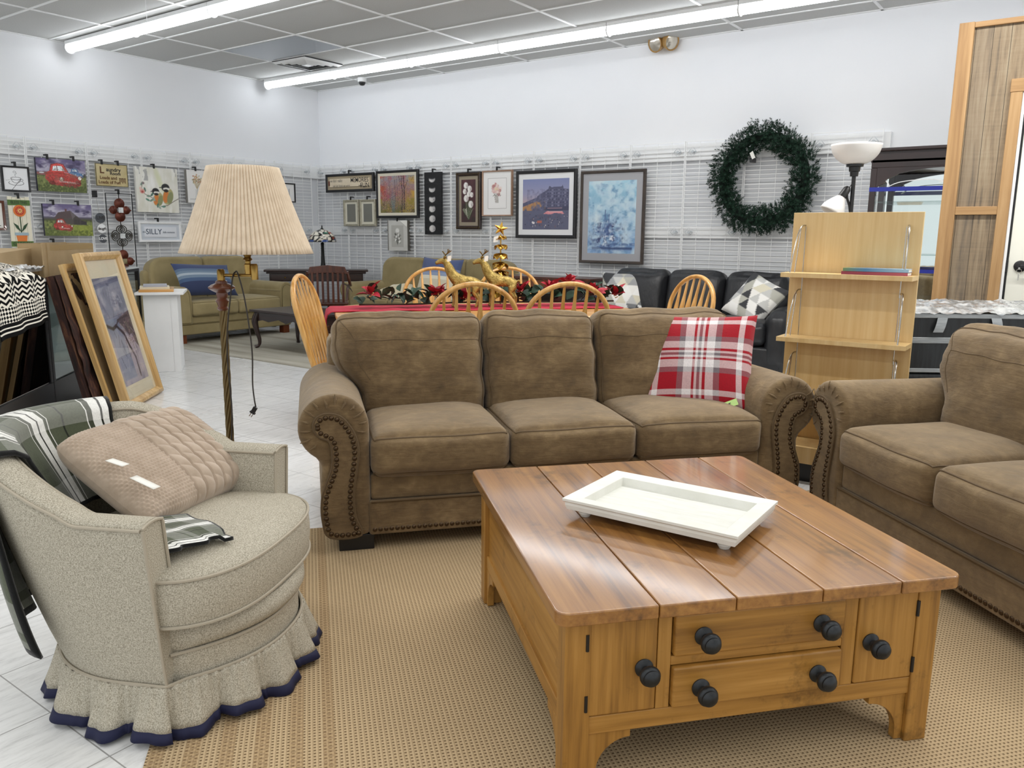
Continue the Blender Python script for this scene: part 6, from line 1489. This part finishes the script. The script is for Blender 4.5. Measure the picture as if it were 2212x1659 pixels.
canvas(t, W_, H_, '#3b3a48'); p = field(11); p.put((p.V < .34) * np.clip((p.U - .2) * 2, 0, 1) * .6, '#a3ad45'); p.poly([(.22, .40), (.25, .55), (.72, .52), (.74, .36)], '#57514d'); p.poly([(.20, .54), (.30, .74), (.55, .80), (.60, .56)], '#5d4f50'); p.poly([(.55, .80), (.76, .54), (.60, .50), (.58, .55)], '#6d6568'); p.poly([(.60, .36), (.60, .56), (.66, .64), (.76, .54), (.76, .36)], '#4c4644'); p.poly([(.76, .36), (.76, .50), (.88, .46), (.88, .36)], '#3f3a3c'); p.poly([(.44, .77), (.44, .85), (.48, .85), (.48, .78)], '#6a4a48')
for k in range(10): p.line([(.62 + .012 * k, .37), (.62 + .012 * k, .52)], .003, '#332f30', .7); p.line([(.25 + .03 * k, .56), (.31 + .025 * k, .74)], .003, '#463c3e', .7)
truck(p, .38, .30, .46, 'r'); p.put((p.n(40, 30, 33, 1) > .52) * (p.V < .18) * .8, '#5d6a2e'); p.mesh('artwork', W_, H_, t, 0)
t, W_, H_ = hung('sign', 'tan sign reading Laundry Room Loads and Loads of Fun', 'sign', 'l', 4.452, 4.798, 1.746, 1.979, (-.11, .08))
MB().box(-W_ / 2, W_ / 2, .0, .012, -H_ / 2, H_ / 2).build('board', M('parchment', '#cdbf95', .7, c2='#bba977', ns=5), t, smooth=False)
mb = MB(); rframe(mb, W_, H_, [(0, .002), (0, -.002), (.006, -.002), (.006, .002)]); mb.build('border', M('olive_border', '#4d4a30', .6), t, smooth=False)
text('lettering', 'L', .105, m_ink3, t, (-.118, -.001, .050), bold=.003); text('lettering', 'aundry', .062, m_ink, t, (.02, -.001, .062), bold=.0012); text('lettering', 'Room', .052, m_ink, t, (.04, -.001, .020), bold=.0012); text('lettering', 'Loads and', .050, m_ink3, t, (-.045, -.001, -.032), bold=.0012); text('lettering', 'Loads of Fun', .050, m_ink3, t, (-.035, -.001, -.082), bold=.0012)
mb = MB()
for k in range(5): mb.box(.085 + .016 * k, .094 + .016 * k, -.001, .0, -.085 + .012 * (k % 2), -.025 - .008 * ((k * 3) % 2)); mb.box(.081 + .016 * k, .098 + .016 * k, -.001, .0, -.034, -.028)
mb.build('painted_clothes', m_ink3, t, smooth=False)
t, W_, H_ = hung('garden_sign', 'picket-board sign reading BLESS THIS GARDEN with a red flower in a pot', 'sign', 'l', 3.566, 3.765, 1.104, 1.591)
mb = MB()
for k in range(5): x = -W_ / 2 + W_ * k / 5; mb.box(x + .001, x + W_ / 5 - .0015, 0, .012, -H_ / 2 - .008 * (k % 2), H_ / 2 + .008 * ((k + 1) % 2))
mb.build('pickets', M('cream_pickets', '#e8e2cd', .7), t, smooth=False); m_gr = M('leaf_green_paint', '#56753c', .7); m_or = M('orange_paint', '#dd7a35', .6)
for z, w_ in ((H_ / 2 - .055, 'BLESS THIS'), (-H_ / 2 + .04, 'GARDEN')): b = MB().box(-W_ / 2 - .003, W_ / 2 + .003, -.006, 0, z - .028, z + .028).build('green_slat', m_gr, t, smooth=False); text('lettering', w_, .044 if 'B' in w_ else .05, m_ink, b, (0, -.0065, z), sx=.78 if 'B' in w_ else .95)
pt = MB(); pt.prism([(-.045, -.20), (.045, -.20), (.055, -.135), (-.055, -.135)], -.006, 0); pt.build('flower_pot', m_or, t, smooth=False); MB().box(-.068, .068, -.008, 0, -.135, -.105).build('pot_rim', M('pale_blue_paint', '#9fb3bd', .6), t, smooth=False)
st = MB(); st.box(-.004, .004, -.005, 0, -.105, .10); st.build('painted_stem', M('dark_green_paint', '#2b4a30', .6), t, smooth=False)
mb = MB()
for s in (-1, 1): mb.add([(0, -.004, -.10), (s * .045, -.004, -.06), (s * .075, -.004, .0), (s * .03, -.004, -.03)], [(0, 1, 2, 3)])
mb.build('painted_leaf', bpy.data.materials['dark_green_paint'], t, smooth=False)
MB().lathe([(0, -.001), (.062, -.001), (.062, .006), (0, .006)], 22, (0, -.006, .125), axis='y').build('flower', m_or, t); MB().lathe([(0, -.001), (.046, -.001), (.046, .003), (0, .003)], 20, (0, -.009, .125), axis='y').build('flower_ring', M('red_paint', '#c4482b', .6), t); mb = MB()
for k in range(10): a = k * .628; mb.add([(.010 * math.cos(a + .5), -.012, .125 + .010 * math.sin(a + .5)), (.036 * math.cos(a), -.012, .125 + .036 * math.sin(a)), (.010 * math.cos(a - .5), -.012, .125 + .010 * math.sin(a - .5))], [(0, 1, 2)])
mb.build('petal_rays', M('yellow_paint', '#efd38a', .6), t, smooth=False)
t, W_, H_ = hung('framed_sign', 'brown-framed sign cut off by the left picture edge beside the garden sign', 'sign', 'l', 3.30, 3.536, 1.271, 1.554, ())
framed(t, W_, H_, .025, m_lamp_wood, '#e9e7e0')
for k, s in enumerate(('E', 'LL')): text('lettering', s, .06, m_ink, t, (.05, .009, -.02 - .07 * k))
t, W_, H_ = hung('canvas_print', 'white canvas of two small songbirds on a rose branch', 'canvas print', 'l', 4.886, 5.385, 1.488, 1.978, (-.03,))
canvas(t, W_, H_, '#e3e1da'); p = Pic(96, 96, '#e6e4da'); p.put((p.n(6, 4, 3) - .4) * 1.6, '#d4d2bf'); p.put((p.n(9, 2, 5) - .5) * 3, '#f4f3ee'); p.ell(.55, .72, .06, .3, '#d9dcb4', .3, .7, .9); p.put((p.n(14, 3, 8) > .66) * (p.V > .7) * .7, '#9a9a98')
for x, y, f in ((.50, .30, 1), (.74, .37, 1.15)):
    p.ell(x, y, .11 * f, .16 * f, '#b3ac78', -.3); p.ell(x - .05, y - .01, .06 * f, .12 * f, '#d5823f', -.2); p.ell(x + .05, y - .03, .06 * f, .12 * f, '#8f9468', -.3); p.ell(x - .05, y + .17 * f, .085 * f, .075 * f, '#2b2a2a'); p.ell(x - .03, y + .145 * f, .07 * f, .028 * f, '#e9e6dc'); p.ell(x - .04, y + .11 * f, .05 * f, .03 * f, '#262525'); p.line([(x - .13 * f, y + .17 * f), (x - .17 * f, y + .165 * f)], .008, '#333')
p.line([(.55, .14), (.72, .17), (.9, .28), (1, .33)], .010, '#8a8478'); p.line([(.14, .60), (.12, .5), (.2, .40), (.35, .33), (.45, .25)], .008, '#8a7a6a')
for k, (x, y) in enumerate(((.28, .36), (.36, .40), (.40, .30), (.25, .28), (.34, .27), (.48, .16), (.52, .12), (.62, .14), (.14, .63), (.20, .50))): p.ell(x, y, .05, .022, ['#7d9484', '#4f7466', '#9db0a0', '#5d8a78'][k % 4], k * .9)
p.ell(.14, .46, .06, .05, '#dba59a'); p.ell(.14, .45, .03, .025, '#b5544a'); p.ell(.10, .52, .03, .03, '#e6c4b8'); p.ell(.17, .64, .03, .03, '#8d7f80'); p.mesh('artwork', W_, H_, t, 0)
t, W_, H_ = hung('canvas_print', 'narrow white canvas of dried flowers in a glass vase', 'canvas print', 'l', 5.506, 5.759, 1.610, 1.985, (-.01,))
canvas(t, W_, H_, '#8a8781', .05); p = Pic(52, 76, '#e9e8e5'); r = np.random.default_rng(4)
for k in range(60): a = r.uniform(-.9, .9); q = r.uniform(.2, .48); x, y = .5 + q * math.sin(a) * .8, .46 + q * math.cos(a) * .85; p.line([(.5, .42), (x, y)], .005, '#b0a07c', .5); p.ell(x, y, .03, .018, ['#c9a86a', '#b78d6a', '#d9c490', '#9a7a5a', '#8d9270', '#b5806a'][k % 6], a, .9)
p.line([(.42, .42), (.44, .30), (.40, .14)], .010, '#b4b3ae'); p.line([(.58, .42), (.56, .30), (.60, .14)], .010, '#b4b3ae'); p.ell(.5, .13, .13, .02, '#a9a8a4'); p.line([(.5, .42), (.49, .18)], .012, '#9d9c8a'); p.put(np.exp(-((p.V - .12) / .015) ** 2) * (np.abs(p.U - .5) < .38) * .5, '#9a9996'); p.mesh('artwork', W_, H_, t, 0)
t, W_, H_ = hung('framed_sign', 'white-framed sign reading SILLY below the songbird canvas', 'sign', 'l', 4.881, 5.398, 1.156, 1.386, (-.03,))
framed(t, W_, H_, .03, m_white, '#cdd3db'); s_ = MB().box(-W_ / 2 + .07, W_ / 2 - .07, .002, .010, -H_ / 2 + .065, H_ / 2 - .065).build('sign_board', M('pale_board', '#e3e6ec', .7), t, smooth=False)
text('lettering', 'SILLY', .092, m_blueink, s_, (-.09, .0015, .0), bold=.0005); text('lettering', 'the', .03, m_blueink, s_, (-.215, .0015, -.002)); text('lettering', 'little moments', .036, m_blueink, s_, (.105, .0015, -.004), sx=.75, shear=.3)
t, W_, H_ = hung('picture_frame', 'small ornate cream frame with a spiral print, half behind the pleated lamp shade', 'picture frame', 'l', 5.784, 6.05, 1.723, 1.924, (-.10,))
framed(t, W_, H_, .055, M('ornate_cream', '#c9c0a8', .5, c2='#a89a7d', ns=40, bs=60, bstr=.6, bd=.01)); mb = MB(); rframe(mb, W_ - .10, H_ - .10, [(0, .01), (0, -.008), (.02, -.002), (.02, .01)]); mb.build('inner_frame', m_lamp_wood, t, smooth=False); p = Pic(40, 40, '#cfc6b0')
p.line([(.5 + .035 * a * math.cos(a * 1.0), .5 + .035 * a * math.sin(a * 1.0)) for a in np.linspace(0, 11, 50)], .014, '#8d8470'); p.mesh('artwork', W_ - .13, H_ - .13, t, .004)
t, W_, H_ = hung('picture_frame', 'grey-blue wide wooden frame partly hidden behind the pleated lamp shade', 'picture frame', 'l', 5.618, 5.95, 1.064, 1.535, ())
framed(t, W_, H_, .085, M('grey_blue_frame', '#7b8a90', .6, c2='#6a787e', ns=6), '#dcdcd2'); p = Pic(30, 50, '#6b7355'); p.put((p.n(4, 6, 2) - .35) * 2, '#b0ab7d'); p.mesh('artwork', W_ - .25, H_ - .25, t, .009)
t, W_, H_ = hung('framed_print', 'thin black-framed print on the left wall near the room corner', 'framed picture', 'l', 6.80, 7.073, 1.669, 1.915, ())
framed(t, W_, H_, .018, m_blk_frame, '#efefed'); p = Pic(30, 30, '#f0f0ee'); p.line([(.7, .2), (.7, .8)], .02, '#777'); p.ell(.6, .4, .05, .05, '#444'); p.mesh('artwork', W_ - .09, H_ - .09, t, .009)
t, W_, H_ = hung('picture_frame', 'orange-brown wood frame behind the cardboard carton', 'picture frame', 'l', 3.804, 4.15, .90, 1.152, (-.02,))
framed(t, W_, H_, .05, wood('orange_oak', '#8a551e', '#a8702e', '#bd8844', axis=0), '#2a2a28'); MB().box(.02, .10, .006, .009, -.06, .04).build('photo', m_paper, t, smooth=False)
t, W_, H_ = hung('framed_print', 'thin black frame at the left picture edge above the patterned scarf', 'framed picture', 'l', 3.30, 3.575, .87, 1.09, ())
framed(t, W_, H_, .014, m_blk_frame, '#e7e7e4')
# three hanging discs
t, W_, H_ = hung('word_discs', 'string of three round discs reading LIVE, Laugh and LOVE', 'wall hanging', 'l', 4.405, 4.515, 1.14, 1.66, ())
zc = lambda z: (z - 1.40) * SC
MB().tube([(-.03, .0, zc(1.64)), (-.012, -.004, zc(1.46)), (.0, -.004, zc(1.2))], .0015, 5).build('cord', m_ink2, t); MB().box(-.045, -.015, -.006, .06, zc(1.625), zc(1.695)).build('hook', m_hook, t, smooth=False)
for x, z, r, mt, w_, ink, sz in ((-.003, 1.41, .058, M('slate_disc', '#4a4e54', .6), 'LIVE', m_ink, .050), (.004, 1.30, .052, m_white, 'laugh', m_ink, .045), (.010, 1.194, .048, bpy.data.materials['slate_disc'], 'LOVE', m_wink, .042)):
    d = MB().lathe([(0, -.004), (r - .002, -.004), (r, -.002), (r, .004), (0, .004)], 30, (x, -.008, zc(z)), axis='y').build('disc', mt, t); text('lettering', w_, sz, ink, d, (x, -.0125, zc(z)), bold=.0012, shear=.3 if w_ == 'laugh' else 0)
# medallion hanging
t, W_, H_ = hung('metal_wall_art', 'tall thin metal rectangle with brown and pewter medallions and mirror squares', 'wall art', 'l', 4.531, 4.829, .80, 1.678, (0,))
mb = MB(); rframe(mb, W_, H_, [(0, .004), (0, -.004), (.008, -.004), (.008, .004)]); mb.build('outer_frame', m_iron, t, smooth=False)
m_rust = M('rust_bronze', '#6a3322', .35, c2='#4f261b', ns=12, metal=.5); m_pew = M('pewter_bronze', '#54524d', .4, c2='#3f3b36', ns=16, metal=.6)
MB().box(-.004, .004, .0, .006, -H_ / 2, H_ / 2).build('spine', m_iron, t, smooth=False)
for z, mt, solid in ((1.50, m_rust, 1), (1.225, m_pew, 0), (.95, m_rust, 1)):
    zc_ = (z - (.80 + 1.678) / 2) * SC; med = MB()
    for dx_, dz, a, b in ((0, .074, .062, .046), (0, -.074, .062, .046), (-.078, 0, .048, .060), (.078, 0, .048, .060)):
        if solid: med.lathe([(0, -.022), (a * .6, -.018), (a, -.004), (a, .004), (0, .004)], 20, (dx_, 0, zc_ + dz), axis='y')
        else:
            for q in (1, .62, .3): med.tube([(dx_ + a * q * math.cos(k), -.006, zc_ + dz + b * q * math.sin(k)) for k in np.linspace(0, 6.283, 18)[:-1]], .006, 5, closed=True)
        sx = 1 if dx_ > 0 else -1
        if dx_: med.add([(dx_ + sx * .02, -.006, zc_ + .03), (dx_ + sx * .065, -.006, zc_), (dx_ + sx * .02, -.006, zc_ - .03)], [(0, 1, 2)])
        else: s = 1 if dz > 0 else -1; med.add([(-.03, -.006, zc_ + dz + s * .02), (0, -.006, zc_ + dz + s * .065), (.03, -.006, zc_ + dz + s * .02)], [(0, 1, 2)])
    q = med.build('medallion', mt, t); MB().box(-.03, .03, -.026, -.02, zc_ - .03, zc_ + .03).build('mirror_square', bpy.data.materials['mirror'], q, smooth=False)
# ------------------------------------------------------------------ lettering becomes plain mesh
dg = bpy.context.evaluated_depsgraph_get(); dg.update()
for o in TEXTS:
    me = bpy.data.meshes.new_from_object(o.evaluated_get(dg)); q = bpy.data.objects.new('swap', me); COL.objects.link(q)
    q.parent = o.parent; q.location = o.location; q.rotation_euler = o.rotation_euler; q.scale = o.scale; n_ = o.name; bpy.data.objects.remove(o); q.name = n_
